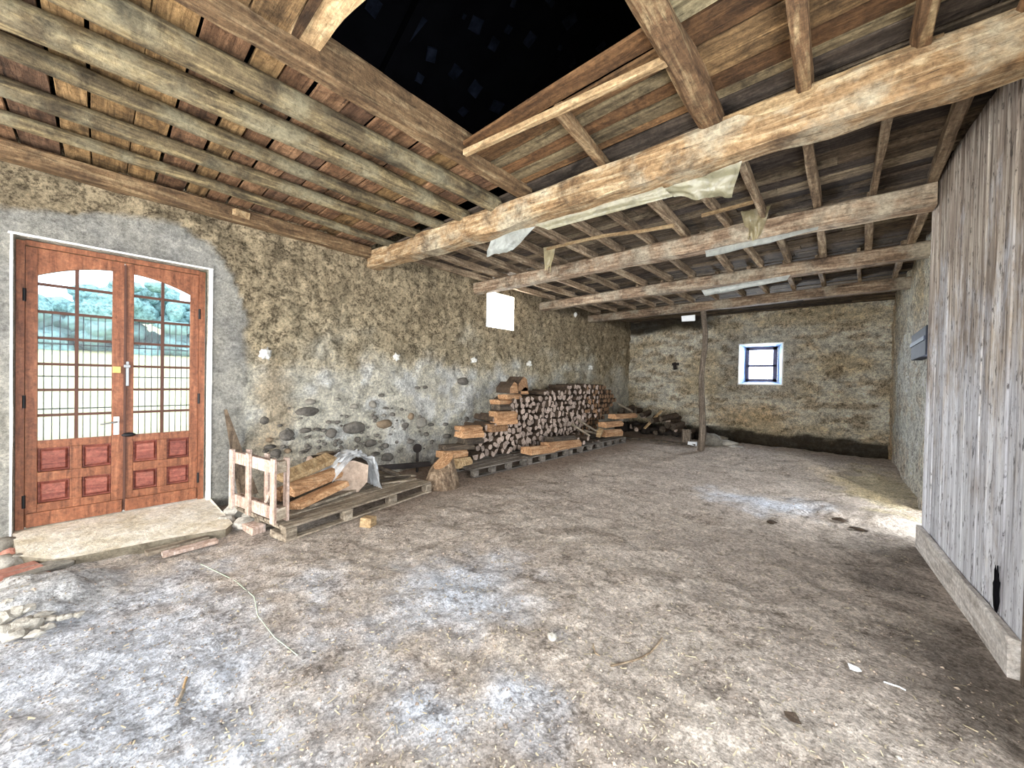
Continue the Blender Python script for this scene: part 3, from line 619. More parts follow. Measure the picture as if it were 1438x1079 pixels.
for x, y, w, h, mt in ST:
    p = on(290+x/3.595, 350+y/3.595, 0, XW); q = on(290+(x+w/2)/3.595, 350+y/3.595, 0, XW); r = on(290+x/3.595, 350+(y+h/2)/3.595, 0, XW)
    MB().rock(p+V((.0, 0, 0)), (.06, max(.025, abs(q.y-p.y)), max(.02, abs(r.z-p.z))), .22, 2).build('embedded_stone', M[('stone_dark', 'stone_grey', 'stone_brown')[mt]], wl)
pb = MB()
for k in range(130):
    y = random.uniform(1.45, 4.2); z = random.uniform(.3, 1.15+.15*random.random())
    if random.random() < sm(1.3, .5, z): r = random.uniform(.012, .032); pb.rock((XW+.005, y, z), (.03, r*1.3, r), .25, 1)
tag(pb.build('pebbles', M['stone_dark'], wl), kind='stuff')

# white lumps on the left wall, dark brackets on the far wall
LB = ['biggest white lump on the left stone wall, beside the door', 'white lump on the left stone wall, second from the door', 'white lump under a stain on the left stone wall, third from the door', 'small white lump above the tall end of the firewood stack', 'tiny white lump on the left wall near the far corner']
for k, (px, py, w) in enumerate(((373, 497, .058), (556, 501, .045), (665, 506, .042), (743, 511, .046), (829, 516, .05))):
    p = on(px, py, 0, XW+.02); b = MB(); b.rock(p, (.06, w, w*1.2), .9, 3, freq=2.2); b.rock(p+V((.03, w*.4, -w*.7)), (.05, w*.5, w*.5), .5, 1)
    thing(b, 'plaster_stub', M['white'], LB[k], 'lump', 'white lumps along the left wall')
for px, py, l in ((876, 517, 'dark iron bracket on the far wall close to the left corner'), (948, 514, 'dark iron bracket on the far wall between corner and post')):
    p = on(px, py, 1, YF-.05); b = MB(); b.beam(p+V((-.03, .05, .1)), p+V((.02, -.05, -.1)), .1, .07, jit=.02); b.box(p+V((0, .04, .06)), (.22, .03, .08), jit=.01)
    thing(b, 'wall_bracket', M['iron'], l, 'bracket')
# box on the right wall
p0, p1 = on(1287, 474, 0, XR-.03), on(1308, 501, 0, XR-.03)
e = empty('wall_box', (XR-.03, (p0.y+p1.y)/2, p1.z), 'dark blue-grey box on the right wall beside the barn door', 'box', None, 'thing')
MB().box((XR-.02, (p0.y+p1.y)/2, 2.17), (.12, 1.3, .36)).build('box_body', M['greyblue'], e, bevel=.01)
MB().box((XR-.085, (p0.y+p1.y)/2, 2.2), (.02, 1.28, .05)).build('box_rail', plain('pale_blue_rail', rgb(70, 80, 100)), e)

# ------------------------------------------------------------------ the big barn door leaf on the right
bd = empty('barn_door', (.67, 4.5, 0), 'tall grey weathered board door leaf standing along the right wall', 'barn door', None, 'thing')
A, B = V((.60, 5.50)), V((.757, 3.40)); D = (B-A).normalized(); Nn = V((-D.y, D.x)) if D.x*0-D.y*-1 < 0 else V((D.y, -D.x)); L = (B-A).length
if Nn.x > 0: Nn = -Nn
lf = MB(); nb = 15; wdt = L/nb
for k in range(nb):
    t0, t1 = k*wdt+.003, (k+1)*wdt-.003; off = random.uniform(-.006, .006); zt = 3.64-.05*(k/nb); kk = random.uniform(.7, 1.15); lf.col = (kk, kk, kk*1.01, 1)
    zts = (3.64-.05*t0/L, 3.64-.05*t1/L) if k else (3.46, 3.62)
    zb = .12 + (.0 if k != 11 else .0)
    rows = 16; vs = []
    for i in range(rows+1):
        for (t, zz) in ((t0, zts[0]), (t1, zts[1])):
            z = zb+(zz-zb)*i/rows; j = .004*noise.noise(V((t*9, z*1.5, 1)))
            for dd in (0, .035): q = A+D*(t+j)-Nn*(dd+off-.004*noise.noise(V((t*5, z, 5)))); vs.append((q.x, q.y, z))
    fs = []
    for i in range(rows):
        o = 4*i; fs += [(o, o+2, o+6, o+4), (o+1, o+5, o+7, o+3), (o, o+4, o+5, o+1), (o+2, o+3, o+7, o+6)]
    lf.add(vs, fs+[(0, 1, 3, 2), (4*rows, 4*rows+2, 4*rows+3, 4*rows+1)])
lf.build('door_boards', M['barnboard'], bd)
kb = MB(); q0, q1 = A+Nn*.025, B+Nn*.025; kb.beam((q0.x, q0.y, .115), (q1.x, q1.y, .1), .04, .23, jit=.008, segs=14)
kb.build('bottom_board', wood('pale_kick_board', rgb(150, 142, 134), rgb(196, 190, 184), rgb(222, 218, 214), 'Y', 1, .25, .2), bd)
hb = MB(); q = A+D*(L*.84)+Nn*.003; hb.rock((q.x, q.y, .34), (.010, .045, .13), .7, 3, freq=3); hb.build('rot_hole', M['roof'], bd)
st = MB(); q = B-Nn*.02; st.beam((q.x, q.y-.03, -.02), (q.x, q.y-.03, 3.3), .05, .04, jit=.003); st.build('end_batten', M['post'], bd)

# ------------------------------------------------------------------ pallets
def pallet(o, ang, L, W, mat, label, nblk=3, nboard=6, H=.145, lengthwise=True):
    """o is the front near corner on the floor; runs L along the direction ang and W to its left"""
    D = V((math.cos(ang), math.sin(ang), 0)); S = V((-D.y, D.x, 0)); o = V(o); e = empty('pallet', o, label, 'pallet', 'pallets along the left wall', 'thing')
    P_ = lambda a, b, z: o+D*a+S*b+V((0, 0, z))
    bw = W/nboard
    for k in range(nboard): MB().beam(P_(0, bw*(k+.5), H-.011), P_(L, bw*(k+.5), H-.011+random.uniform(-.004, .004)), bw-.028, .022, jit=.003).build('deck_board', mat, e)
    for i in range(nblk):
        a = .05+(L-.1)*i/(nblk-1)
        MB().beam(P_(a, 0.0, H-.033), P_(a, W, H-.033), .1, .02).build('stringer_board', mat, e)
        for w in (.05, W/2, W-.05): MB().box(P_(a, w, .07), (.1, .095, .1), ang, jit=.004).build('block', mat, e)
    for w in (.05, W/2, W-.05): MB().beam(P_(0, w, .01), P_(L, w, .01), .09, .02, jit=.002).build('skid_board', mat, e)
    return e
ang1 = math.atan2(1.9, -.34)
pallet((-3.93, 1.2, .0), ang1, 1.95, 1.15, M['pallet'], 'long weathered pallet with the slatted crate on its end', 4, 8)
for k, (y0_, l_) in enumerate(((4.03, 1.3), (5.38, 1.3), (6.72, 1.3), (8.05, 1.25))):
    pallet((-4.40+.035*k, y0_, .0), math.pi/2-.02, l_, 1.1, M['pallet_dark'], 'grey pallet under the firewood stack, %s from the stump' % NTH[k], 4, 6)

# crate standing on the near end of the long pallet
cr = empty('wooden_crate', (-4.5, 1.1, .15), 'small open slatted crate of pale pinkish wood on the pallet beside the door', 'crate', None, 'thing')
CA, CB = V((-4.90, .955)), V((-4.05, 1.13)); CD = (CB-CA).normalized(); CN = V((-CD.y, CD.x))
def cp(t, d, z): q = CA+CD*(t*(CB-CA).length)+CN*d; return V((q.x, q.y, z))
for t in (.02, .43, .98): MB().beam(cp(t, 0, .16), cp(t, 0, .79), .075, .025, jit=.003, up=(CN.x, CN.y, 0)).build('post', M['pinkwood'], cr)
for t in (.12, .55, .97): MB().beam(cp(t, .125, .16), cp(t, .125, .78), .075, .025, jit=.003, up=(CN.x, CN.y, 0)).build('post', M['pinkwood'], cr)
for d in (.025, .1):
    for z in (.25, .70): MB().beam(cp(0, d, z), cp(1, d, z), .022, .12 if d < .05 else .08, jit=.003).build('rail', M['pinkwood'], cr)
for z in (.245, .70): MB().beam(cp(.955, .02, z), cp(.955, .11, z), .08, .11).build('corner_block', M['pallet'], cr)
MB().beam(cp(.6, .06, .2), cp(.85, .06, .5), .02, .04).build('brace', M['pinkwood'], cr)
thing(MB().beam((-5.36, 1.22, .12), (-5.55, 1.02, 1.17), .2, .022, jit=.004, w1=.03, up=(1, 0, 0)), 'leaning_board', M['leanboard'], 'dark pointed board leaning on the wall behind the crate', 'board')
thing(MB().box((-4.10, 1.13, .035), (.2, .1, .07), .2, jit=.006), 'wood_offcut', M['pallet'], 'grey wooden offcut wedged under the pallet corner by the crate', 'block') if False else None

# things on the long pallet
def splitlog(p0, p1, r, label, mat='orange', name='split_log', ang=0, group=None, kindprof=0):
    pr = [[(-1, -.45), (1, -.5), (1.05, .1), (.3, .55), (-.7, .5)], [(-1, -.6), (.9, -.6), (.75, .55), (-.2, .8), (-.95, .3)], [(-1, -.35), (1, -.35), (.9, .3), (-.9, .4)]][kindprof]
    c, s_ = math.cos(ang), math.sin(ang); pr = [((x*c-y*s_)*r*random.uniform(.93, 1.07), (x*s_+y*c)*r*random.uniform(.93, 1.07)) for x, y in pr]
    b = MB(); b.prism(pr, p0, p1, 0, sc1=random.uniform(.86, 1.02)); return thing(b, name, M[mat], label, 'log', group, bevel=.006)
splitlog((-4.28, 1.38, .22), (-4.50, 1.98, .30), .1, 'fresh yellow split log lying lowest behind the crate', ang=.15, kindprof=2)
splitlog((-4.42, 1.36, .36), (-4.66, 2.0, .42), .1, 'fresh yellow split log in the middle behind the crate', ang=-.1, kindprof=0)
splitlog((-4.62, 1.36, .44), (-4.84, 1.98, .56), .1, 'pale split log on top behind the crate', 'lath', ang=-.2, kindprof=2)
splitlog((-4.75, 1.34, .24), (-4.95, 1.95, .30), .1, 'brownish split log half hidden deep behind the crate', 'logend_brown', kindprof=1)
thing(MB().beam((-4.32, 1.52, .19), (-4.55, 2.12, .175), .13, .03, jit=.004), 'loose_plank', M['pallet'], 'short grey-green plank lying on the pallet below the yellow logs', 'plank')
def roundlog(pts, r, label, name='log_round', q=14, endm='logend', wob=.12, cat='log', seed=None):
    b = MB(); b.tube(pts, r, q, 0, wob=wob, endmi=1); return thing(b, name, [M['bark'], M[endm]], label, cat)
b = MB(); pr = [(-.15, -.16), (.07, -.18), (.18, -.06), (.19, .15), (.02, .22), (-.16, .2), (-.2, .0)]
b.prism(pr, (-4.52, 2.1, .335), (-5.0, 2.3, .33), 0, 1); thing(b, 'thick_log', [M['bark'], M['sawn']], 'thick cut log facing the room on the pallet, bag draped over it', 'log', bevel=.008)
roundlog([(-4.72, 1.95, .30), (-5.15, 2.1, .30)], [.12, .12], 'dark round log between the yellow logs and the thick log', endm='bark')
roundlog([(-5.0, 1.78, .53), (-5.35, 2.4, .47)], [.055, .05], 'thin dark log lying on top at the back of the pallet')
# white bag draped over the thick log
bg = MB(); nx, ny_ = 26, 22
for i in range(nx+1):
    for j in range(ny_+1):
        u, v = i/nx, j/ny_; y = 1.86+.62*u; x = -4.94+.46*v
        over = abs(u-.52)/.3; z = .59-.06*over**2
        if u > .78: z -= (u-.78)*1.5
        if u < .2: z -= (.2-u)*.35
        k = abs(noise.noise(V((u*6, v*5, 3))))*.11+noise.noise(V((u*17, v*13, 8)))*.03-.02
        bg.v.append(V((x+k*.8+.05*math.sin(u*9), y+k*.5, z+k+.012))); bg.c.append((1, 1, 1, 1))
for i in range(nx):
    for j in range(ny_): bg.f.append([i*(ny_+1)+j, (i+1)*(ny_+1)+j, (i+1)*(ny_+1)+j+1, i*(ny_+1)+j+1]); bg.mi.append(0); bg.sm.append(True)
thing(bg, 'plastic_bag', M['plastic_bag'], 'crumpled white plastic bag draped over the thick log', 'bag')
thing(MB().beam((-5.0, 2.45, .30), (-5.12, 3.68, .17), .07, .07, jit=.006), 'iron_bar', M['iron'], 'long dark bar lying across the back of the pallet', 'bar')
thing(MB().beam((-4.95, 2.62, .33), (-4.75, 2.9, .19), .07, .05, jit=.006), 'dark_offcut', M['darkwood'], 'dark wooden offcut propped against the long bar', 'offcut')
for k, (a, c, l) in enumerate((((-4.8, 2.5), (-4.7, 3.05), 'thin stick lying on the pallet in front of the long bar'), ((-4.62, 2.55), (-4.5, 2.9), 'short flat stick nearest the pallet front edge'), ((-4.9, 2.75), (-4.66, 3.12), 'pale splinter on the far end of the pallet'))):
    thing(MB().beam((a[0], a[1], .165), (c[0], c[1], .163), .035, .022, jit=.004), 'loose_stick', M['pallet' if k else 'darkwood'], l, 'stick')
e = empty('iron_stake', (-5.38, 3.62, 0), 'rusty iron stake with a round flat head between the pallet and the stump', 'stake', None, 'thing')
MB().tube([(-5.38, 3.62, -.05), (-5.38, 3.62, .4)], .022, 8).build('shaft', M['iron'], e)
MB().tube([(-5.40, 3.62, .40), (-5.36, 3.62, .40)], [.075, .075], 16).build('head', M['iron'], e)
thing(MB().box(on(517, 733, 2, .045)+V((0, 0, .005)), (.13, .1, .1), .5, jit=.006), 'wood_block', M['lath'], 'small pale wood block alone on the dirt in front of the pallet', 'block', bevel=.004)
for k, (px, py, l) in enumerate(((352, 748, 'pinkish wooden offcut under the crate corner nearest the doorstep'), (393, 757, 'grey block propping the near corner of the long pallet'))):
    p = on(px, py, 2, .0); thing(MB().box((p.x-.03, p.y+.03, .035), (.22, .12, .07), .2, jit=.008), 'prop_block', M['pinkwood' if k == 0 else 'pallet'], l, 'block')

# ------------------------------------------------------------------ firewood
# stump at the near end
s = MB(); ring = []
for z, k in ((-.02, 1.3), (.1, 1.15), (.24, .92), (.36, .66)):
    for i in range(14):
        t = 2*math.pi*i/14; r = .225*k*(1+.16*noise.noise(V((math.cos(t)*1.5, math.sin(t)*1.5, z*1.5)))); ring.append(V((-4.42-.10*z, 3.42+.12*z+r*math.cos(t), z+(.1*math.cos(t)-.02*math.sin(t) if z > .35 else 0)))+V((r*.8*math.sin(t), 0, 0)))
s.add(ring, [(a*14+i, a*14+(i+1) % 14, a*14+14+(i+1) % 14, a*14+14+i) for a in range(3) for i in range(14)], 0, False)
s.add(ring[-14:], [tuple(range(14))], 1)
thing(s, 'tree_stump', [wood('stump_side_wood', rgb(70, 52, 38), rgb(132, 110, 88), rgb(180, 158, 132), 'Z', 1, .5, .7), M['orange']], 'squat leaning tree stump at the near end of the firewood stack', 'stump')

# stacked logs, cut ends to the room
def logmesh(seed, shape):
    random.seed(seed); r = random.uniform(.066, .078)
    if shape == 0: pr = [(math.cos(t)*r*.86*random.uniform(.9, 1.08), math.sin(t)*r*.86*random.uniform(.9, 1.08)) for t in [2*math.pi*i/9 for i in range(9)]]
    elif shape == 1: pr = [(-r, -r*.45)]+[(math.cos(t)*r*1.02, -r*.45+math.sin(t)*r*1.35) for t in [math.pi*i/6 for i in range(7)]][:-1]
    elif shape == 2: pr = [(-r*.95, -r*.7), (r*.3, -r*.8), (r, -r*.1), (r*.75, r*.65), (r*.1, r*.95)]
    else: pr = [(-r, -r*.55), (r*.9, -r*.7), (r*.85, r*.5), (-r*.1, r*.85), (-r*.9, r*.35)]
    pr = [(x*random.uniform(.82, 1.14), y*random.uniform(.82, 1.14)) for x, y in pr]
    b = MB(); b.prism(pr, (0, 0, 0), (-.55, random.uniform(-.02, .02), random.uniform(-.02, .02)), 0, 1, up=(0, 0, 1))
    o = b.build('firewood_log', [M['bark'], M['logend']], origin=(0, 0, 0)); COL.objects.unlink(o)
    md = o.modifiers.new('bevel', 'BEVEL'); md.width = .005; md.segments = 1; return o
protos = [logmesh(s_, (0, 1, 2, 3, 1, 2, 3, 2)[s_ % 8]) for s_ in range(24)]
protos_b = []
for o in protos[:8]:
    q = o.copy(); q.data = o.data.copy(); q.data.materials[1] = M['logend_brown']; protos_b.append(q)
random.seed(21)
TOPL = [(4.44, .45), (4.62, .5), (4.66, .86), (5.30, .88), (5.36, 1.34), (5.7, 1.34), (6.2, 1.33), (6.95, 1.42), (7.6, 1.52), (8.6, 1.56), (9.35, 1.46), (9.75, 1.24), (10, .85)]
BOTL = [(4.0, .15), (6.1, .15), (6.5, .28), (7.2, .33), (7.8, .40), (8.3, .62), (8.8, .62), (9.3, .7), (9.6, .9)]
cells = []; row = 0; z = .15+.068
while z < 1.62:
    y = 4.5+(.066 if row % 2 else 0)
    while y < 9.9:
        if BOTL[0][0] <= y and .15 < z < interp(TOPL, y)-.04 and (y < 9.2 or z > interp(BOTL, y)-.3): cells.append((y, z, .22 if z < interp(BOTL, y)+.05 else 0))
        y += .134
    z += .122; row += 1
cells.sort(key=lambda c: c[0]*1.0)
LAB = 'split firewood log in the tall stack, cut end facing the room'
n_ind = 0; rest = MB()
for (y, z, dp) in cells[:300]:
    brown = y > 7.6 and random.random() < sm(7.8, 9.3, y)
    o = random.choice(protos_b if brown else protos).copy(); COL.objects.link(o); o.name = 'firewood_log'
    o.location = (-4.85-dp+random.uniform(-.06, .05)+.02*(z-.8), y+random.uniform(-.03, .03), z+random.uniform(-.022, .022)); o.rotation_euler = (random.uniform(0, 6.28), 0, random.uniform(-.04, .04))
    k = random.uniform(.72, 1.16); o.scale = (1, k, k); tag(o, LAB, 'log', 'stacked firewood logs', 'thing'); n_ind += 1
for (y, z, dp) in cells[300:]:
    t = random.random()*6; r = random.uniform(.055, .07); pr = [(math.cos(t+a)*r*random.uniform(.85, 1.1), math.sin(t+a)*r*random.uniform(.85, 1.1)) for a in (0, 1.2, 2.4, 3.6, 4.9)]
    rest.prism(pr, (-4.85-dp+random.uniform(-.06, .05), y, z), (-5.4, y, z), 0, 1)
if rest.v: tag(rest.build('firewood', [M['bark'], M['logend_brown']]), 'thin brownish firewood at the far end of the stack', 'firewood', None, 'stuff')

# logs laid lengthwise that hold the stepped end, and loose ones at the foot
def along(px0, px1, py0, py1, x, label, mat='orange', kp=2):
    a = on(px0, (py0+py1)/2, 0, x); c = on(px1, (py0+py1)/2, 0, x); h = abs(on(px0, py0, 0, x).z-on(px0, py1, 0, x).z)/2; zc = (a.z+c.z)/2
    pr = [(-.17, -h*.9), (.07, -h), (.08, h*.2), (.02, h), (-.17, h*.75)]; b = MB()
    b.prism([(u*random.uniform(.9, 1.1), v*random.uniform(.9, 1.1)) for u, v in pr], (x, a.y, a.z*.5+zc*.5), (x+random.uniform(-.06, .06), c.y, c.z*.5+zc*.5), 0)
    return thing(b, 'split_log', M[mat], label, 'log', None, bevel=.006)
AL = [(709, 731, 554, 561, -4.92, 'short pale split log laid lengthwise, topmost flat piece of the tall step', 'orange'), (698, 722, 561, 568, -4.88, 'orange split log laid lengthwise, second from the top of the tall step', 'orange'),
 (699, 724, 568, 576, -4.88, 'dark-barked log laid lengthwise midway up the tall step', 'darkwood'), (695, 722, 577, 587, -4.86, 'bright orange split log laid lengthwise in the middle of the tall step', 'orange'),
 (696, 721, 587, 596, -4.84, 'reddish split log laid lengthwise under the bright orange one of the tall step', 'orange'), (686, 711, 595, 606, -4.84, 'dark reddish log laid lengthwise at the foot of the tall step', 'logend_brown'),
 (648, 676, 598, 605, -4.88, 'pale orange split log on top of the low step', 'orange'), (647, 676, 605, 615, -4.84, 'orange split log second from the top of the low step', 'orange'), (652, 676, 615, 623, -4.84, 'dark log under the orange pair of the low step', 'darkwood'),
 (624, 661, 624, 632, -4.86, 'flat dark log resting above the yellow log behind the stump', 'darkwood'), (622, 656, 632, 643, -4.8, 'yellow split log laid lengthwise just behind the stump', 'orange'), (638, 661, 643, 656, -4.74, 'short pale cut log at the very bottom beside the stump', 'lath'),
 (742, 781, 626, 637, -4.42, 'orange split log lying along the front of the second pallet', 'orange'), (768, 812, 619, 631, -4.44, 'orange split log lying along the front of the third pallet', 'orange'), (775, 806, 613, 620, -4.5, 'dark log lying behind the loose orange logs', 'darkwood'),
 (862, 890, 581, 588, -4.5, 'upper orange split log at the far end of the stack', 'orange'), (848, 873, 592, 600, -4.45, 'middle orange split log at the far end of the stack', 'orange'), (847, 868, 603, 613, -4.38, 'lowest orange split log at the far end of the stack', 'orange')]
for q in AL: along(*q)
for (x, y, w, h, l) in ((718, 545, 14, 14, 'orange wedge-shaped log chunk on the peak of the stack, left piece'), (731, 540, 18, 18, 'biggest reddish log chunk on the peak of the stack'), (733, 549, 14, 9, 'low log chunk in front on the peak of the stack')):
    p = on(x, y, 0, -4.98); b = MB(); s_ = .018
    b.prism([(-w/2*s_, -h/2*s_*.85), (w/2*s_, -h/2*s_*.85), (w/3*s_, h/3*s_), (0, h/2*s_), (-w/2*s_, 0)], p+V((.08, 0, 0)), p-V((.3, 0, 0)), 0, 1, up=(0, 0, 1)); thing(b, 'log_chunk', [M['bark'], M['logend_brown' if h > 15 else 'orange']], l, 'log', bevel=.006)
p = on(842, 608, 0, -4.36); thing(MB().box(p, (.12, .16, .16), .5, jit=.02, mat=Euler((.5, .3, .2)).to_matrix()), 'wood_block', M['lath'], 'pale block resting at the foot of the far end of the stack', 'block')
for k, (x, y) in enumerate(((812, 618), (820, 622), (826, 616), (832, 624), (818, 628), (828, 627), (840, 621))):
    p = on(x, y, 0, -4.42); r = .055; b = MB(); b.tube([p, p-V((.45, 0, 0))], [r, r], 7, wob=.3, endmi=1)
    tag(b.build('small_log', [M['bark'], M['logend']]), 'small round log lying loose at the foot of the stack on the fourth pallet', 'log', 'small loose logs', 'thing')
for k, (a, c, l) in enumerate((((803, 596), (828, 612), 'leaning stick in the dark hollow of the stack, left one'), ((812, 590), (838, 606), 'leaning stick in the dark hollow of the stack, right one'), ((820, 605), (850, 612), 'flat reddish stick sticking out over the small loose logs'), ((868, 567), (888, 578), 'pale forked branch poking out at the far top of the stack'))):
    b = MB(); b.tube([on(*a, 0, -4.6), on(*c, 0, -4.4)], [.03, .025], 7, wob=.2); thing(b, 'loose_branch', M['pallet'], l, 'branch')

# heap in the far left corner
random.seed(5)
for k in range(26):
    x = random.uniform(-5.4, -3.2); y = random.uniform(10.9, 12.0); zmax = .55*sm(-2.7, -4.6, x)+.22; z = .08+random.random()*zmax*.85
    r = random.uniform(.06, .1); b = MB(); dx = random.uniform(-.25, .25); b.tube([(x, y-.35, z), (x+dx, y+.3, z+random.uniform(-.08, .08))], [r, r*.9], 8, wob=.25, endmi=1)
    tag(b.build('scrap_log', [M['bark'], M['darkwood' if k % 3 else 'logend']]), 'dark scrap log in the low heap in the far left corner', 'log', 'scrap logs in the far corner', 'thing')
s = MB()
for k in range(40): s.rock((random.uniform(-5.5, -3.0), random.uniform(11.2, 12.2), random.uniform(0, .2)), (random.uniform(.1, .3), .2, random.uniform(.08, .2)), .3, 1)
tag(s.build('dirt_heap', stone('black_earth', rgb(20, 17, 15), rgb(52, 44, 38))), 'black earth and bark heaped under the scrap logs in the far left corner', 'dirt', None, 'stuff')
thing(MB().beam(on(905, 602, 1, 10.9), on(929, 577, 1, 11.3), .12, .03, jit=.006), 'leaning_plank', M['lath'], 'pale plank leaning diagonally on the far corner heap', 'plank')
p0_, p1_ = on(962, 626, 1, 10.1), on(962, 604, 1, 10.1)
thing(MB().beam((p0_.x, 10.2, -.02), (p0_.x, 10.2, p1_.z), .2, .12, jit=.008), 'upright_block', M['post'], 'brown upright wooden block standing left of the post', 'block')
thing(MB().box(on(972, 624, 1, 10.0)+V((0, 0, .02)), (.2, .12, .08), .3, jit=.02), 'white_scrap', M['paper'], 'small white scrap on the floor at the foot of the post', 'scrap')
for k, (px, py, w, h, l, mt) in enumerate(((999, 618, .26, .3, 'biggest grey boulder just right of the post foot', 'stone_grey'), (1018, 617, .3, .13, 'flat pale stone right of the boulder by the post', 'rubble'), (1012, 609, .2, .1, 'small stone behind the boulder by the post', 'rubble'), (1034, 622, .18, .07, 'small flat stone at the end of the stone row by the post', 'rubble'), (1005, 603, .25, .15, 'dark stone against the far wall behind the post', 'stone_dark'))):
    p = on(px, py+8, 2, .0); p = V((p.x, min(p.y, 11.9), 0)); thing(MB().rock((p.x, p.y, h*.42), (w, w*.8, h*.62), .25, 2), 'rubble_stone', M[mt], l, 'stone')
thing(MB().beam((-5.0, 9.75, .04), (-2.75, 10.0, .05), .1, .05, jit=.008), 'floor_plank', M['darkwood'], 'long dark plank lying on the floor from the stack to the post', 'plank')

# ------------------------------------------------------------------ loose things on the floor near the door
for k, (px, py, w, h, l) in enumerate(((333, 722, .13, .13, 'largest white rubble stone between the doorstep and the crate'), (343, 738, .1, .09, 'greenish white stone in front of the largest one by the crate'), (352, 727, .08, .08, 'small white stone tucked under the crate'), (318, 733, .09, .08, 'white stone touching the corner of the doorstep'))):
    p = on(px, py+6, 2, .0); thing(MB().rock((p.x-.06, p.y, h*.5), (w, w*.95, h*.75), .4, 2, smooth=False, freq=2), 'rubble_stone', M['rubble'], l, 'stone')
for k, (a, c, l) in enumerate((((205, 778), (292, 755), 'long thin grey batten on the dirt against the doorstep edge'), ((228, 780), (305, 760), 'reddish thin batten lying outermost in front of the doorstep'))):
    p, q = on(*a, 2, .02), on(*c, 2, .02); thing(MB().beam((p.x, p.y, .025), (q.x, q.y, .025), .1, .03, jit=.004), 'batten', M['pallet' if k == 0 else 'pinkwood'], l, 'batten')
p = on(55, 803, 2, .02); b = MB(); b.box((p.x, p.y, .035), (.16, .34, .045), .35, jit=.015); thing(b, 'flat_stone', M['stone_grey'], 'flat grey stone slab leaning at the left corner of the doorstep', 'stone', bevel=.01)
for k, (px, py, z, l) in enumerate(((8, 806, .05, 'red clay tile lying on top of another at the left of the doorstep'), (14, 818, .02, 'red clay tile lying under the other one at the left of the doorstep'))):
    p = on(px, py, 2, z); thing(MB().box((p.x, p.y, z), (.22, .3, .035), .3+.3*k, jit=.012), 'clay_tile', M['tile'], l, 'tile', bevel=.004)
for k, (px, py, r, l, mt) in enumerate(((2, 775, .1, 'grey boulder at the foot of the wall left of the door', 'stone_grey'), (14, 785, .07, 'reddish stone beside the boulder left of the door', 'tile'), (20, 795, .08, 'pale stone just left of the doorstep corner', 'rubble'), (3, 800, .09, 'white stone behind the red tiles', 'rubble'))):
    p = on(px, py, 2, .0); thing(MB().rock((p.x, p.y, r*.5), (r, r, r*.75), .3, 2), 'rubble_stone', M[mt], l, 'stone')
random.seed(3)
RS = [(57, 868, .05), (40, 862, .045), (22, 866, .06), (30, 880, .08), (8, 872, .07), (12, 858, .045), (45, 878, .06), (3, 888, .08), (72, 869, .035), (85, 868, .03), (20, 892, .06), (50, 890, .045), (68, 880, .035), (95, 866, .03), (110, 862, .035)]
for k, (px, py, r) in enumerate(RS):
    p = on(px, py, 2, .03); tag(MB().rock((p.x, p.y, .035+fl_z(p.x, p.y)*.5), (r*.9, r*.75, r*.5), .5, 2, random.random()*6, smooth=False).build('rubble_stone', M['rubble']), 'pale stone in the loose rubble patch on the dirt before the doorstep', 'stone', 'rubble patch before the doorstep', 'thing')

def onfloor(px, py): p = on(px, py, 2, 0); p = on(px, py, 2, fl_z(p.x, p.y)); return V((p.x, p.y, fl_z(p.x, p.y)))
p = onfloor(775, 897); thing(MB().rock(p+V((0, 0, .012)), (.035, .026, .024), .5, 2, freq=2), 'floor_stone', M['rubble'], 'white lump of plaster on the dirt in mid floor', 'stone')
p = onfloor(1113, 1013); thing(MB().rock(p+V((0, 0, .014)), (.03, .022, .017), .6, 2, smooth=False), 'dung_clod', M['clod'], 'dark brown clod on the dirt, nearest the camera', 'clod')
p = onfloor(1180, 732); thing(MB().rock(p+V((0, 0, .03)), (.07, .035, .02), .8, 2, smooth=False), 'dung_clod', M['clod'], 'flat dark clod near the foot of the barn door', 'clod')
p = onfloor(1083, 737); thing(MB().rock(p+V((0, 0, .03)), (.045, .035, .02), .8, 2, smooth=False), 'dung_clod', M['clod'], 'dark clod on the floor below the far window', 'clod')
p = onfloor(1205, 745); thing(MB().rock(p+V((0, 0, .02)), (.07, .025, .016), .8, 2, smooth=False), 'dung_clod', M['clod'], 'long dark clod just in front of the flat clod by the barn door', 'clod')
def floorline(pts, r, name, mat, label, cat):
    b = MB(); b.tube([onfloor(*q)+V((0, 0, r*.9)) for q in pts], r, 6, wob=.2); return thing(b, name, mat, label, cat)
floorline(((858, 938), (878, 931), (897, 926), (912, 918), (922, 908), (930, 897)), .006, 'twig', M['joist_far'], 'crooked brown twig on the dirt in mid floor', 'twig')
floorline(((833, 905), (836, 918), (842, 922)), .004, 'twig', M['joist_far'], 'tiny bent twig left of the crooked twig', 'twig')
floorline(((1241, 958), (1255, 963), (1262, 966), (1272, 971)), .004, 'feather_shaft', M['paper'], 'thin white feather shaft on the dirt by the barn door', 'feather')
floorline(((262, 953), (257, 968)), .006, 'stick', M['lath'], 'short pale stick, upper of two on the bright dirt', 'stick')
floorline(((258, 972), (248, 992)), .009, 'stick', M['pallet'], 'short thicker stick, lower of two on the bright dirt', 'stick')
floorline(((282, 795), (330, 815), (357, 840), (362, 868), (385, 895), (418, 921)), .0022, 'string', M['string'], 'pale green string trailing over the dirt from the doorstep', 'string')
p = onfloor(1200, 942); thing(MB().box(p+V((0, 0, .012)), (.055, .03, .003), .4, jit=.004, mat=Euler((.3, .2, .5)).to_matrix()), 'paper_scrap', M['paper'], 'white paper scrap on the dirt before the barn door', 'scrap')
p = onfloor(1262, 1066); thing(MB().rock(p+V((0, 0, .006)), (.014, .01, .007), .4, 1), 'floor_pebble', M['rubble'], 'tiny white pebble at the very front of the floor', 'pebble')
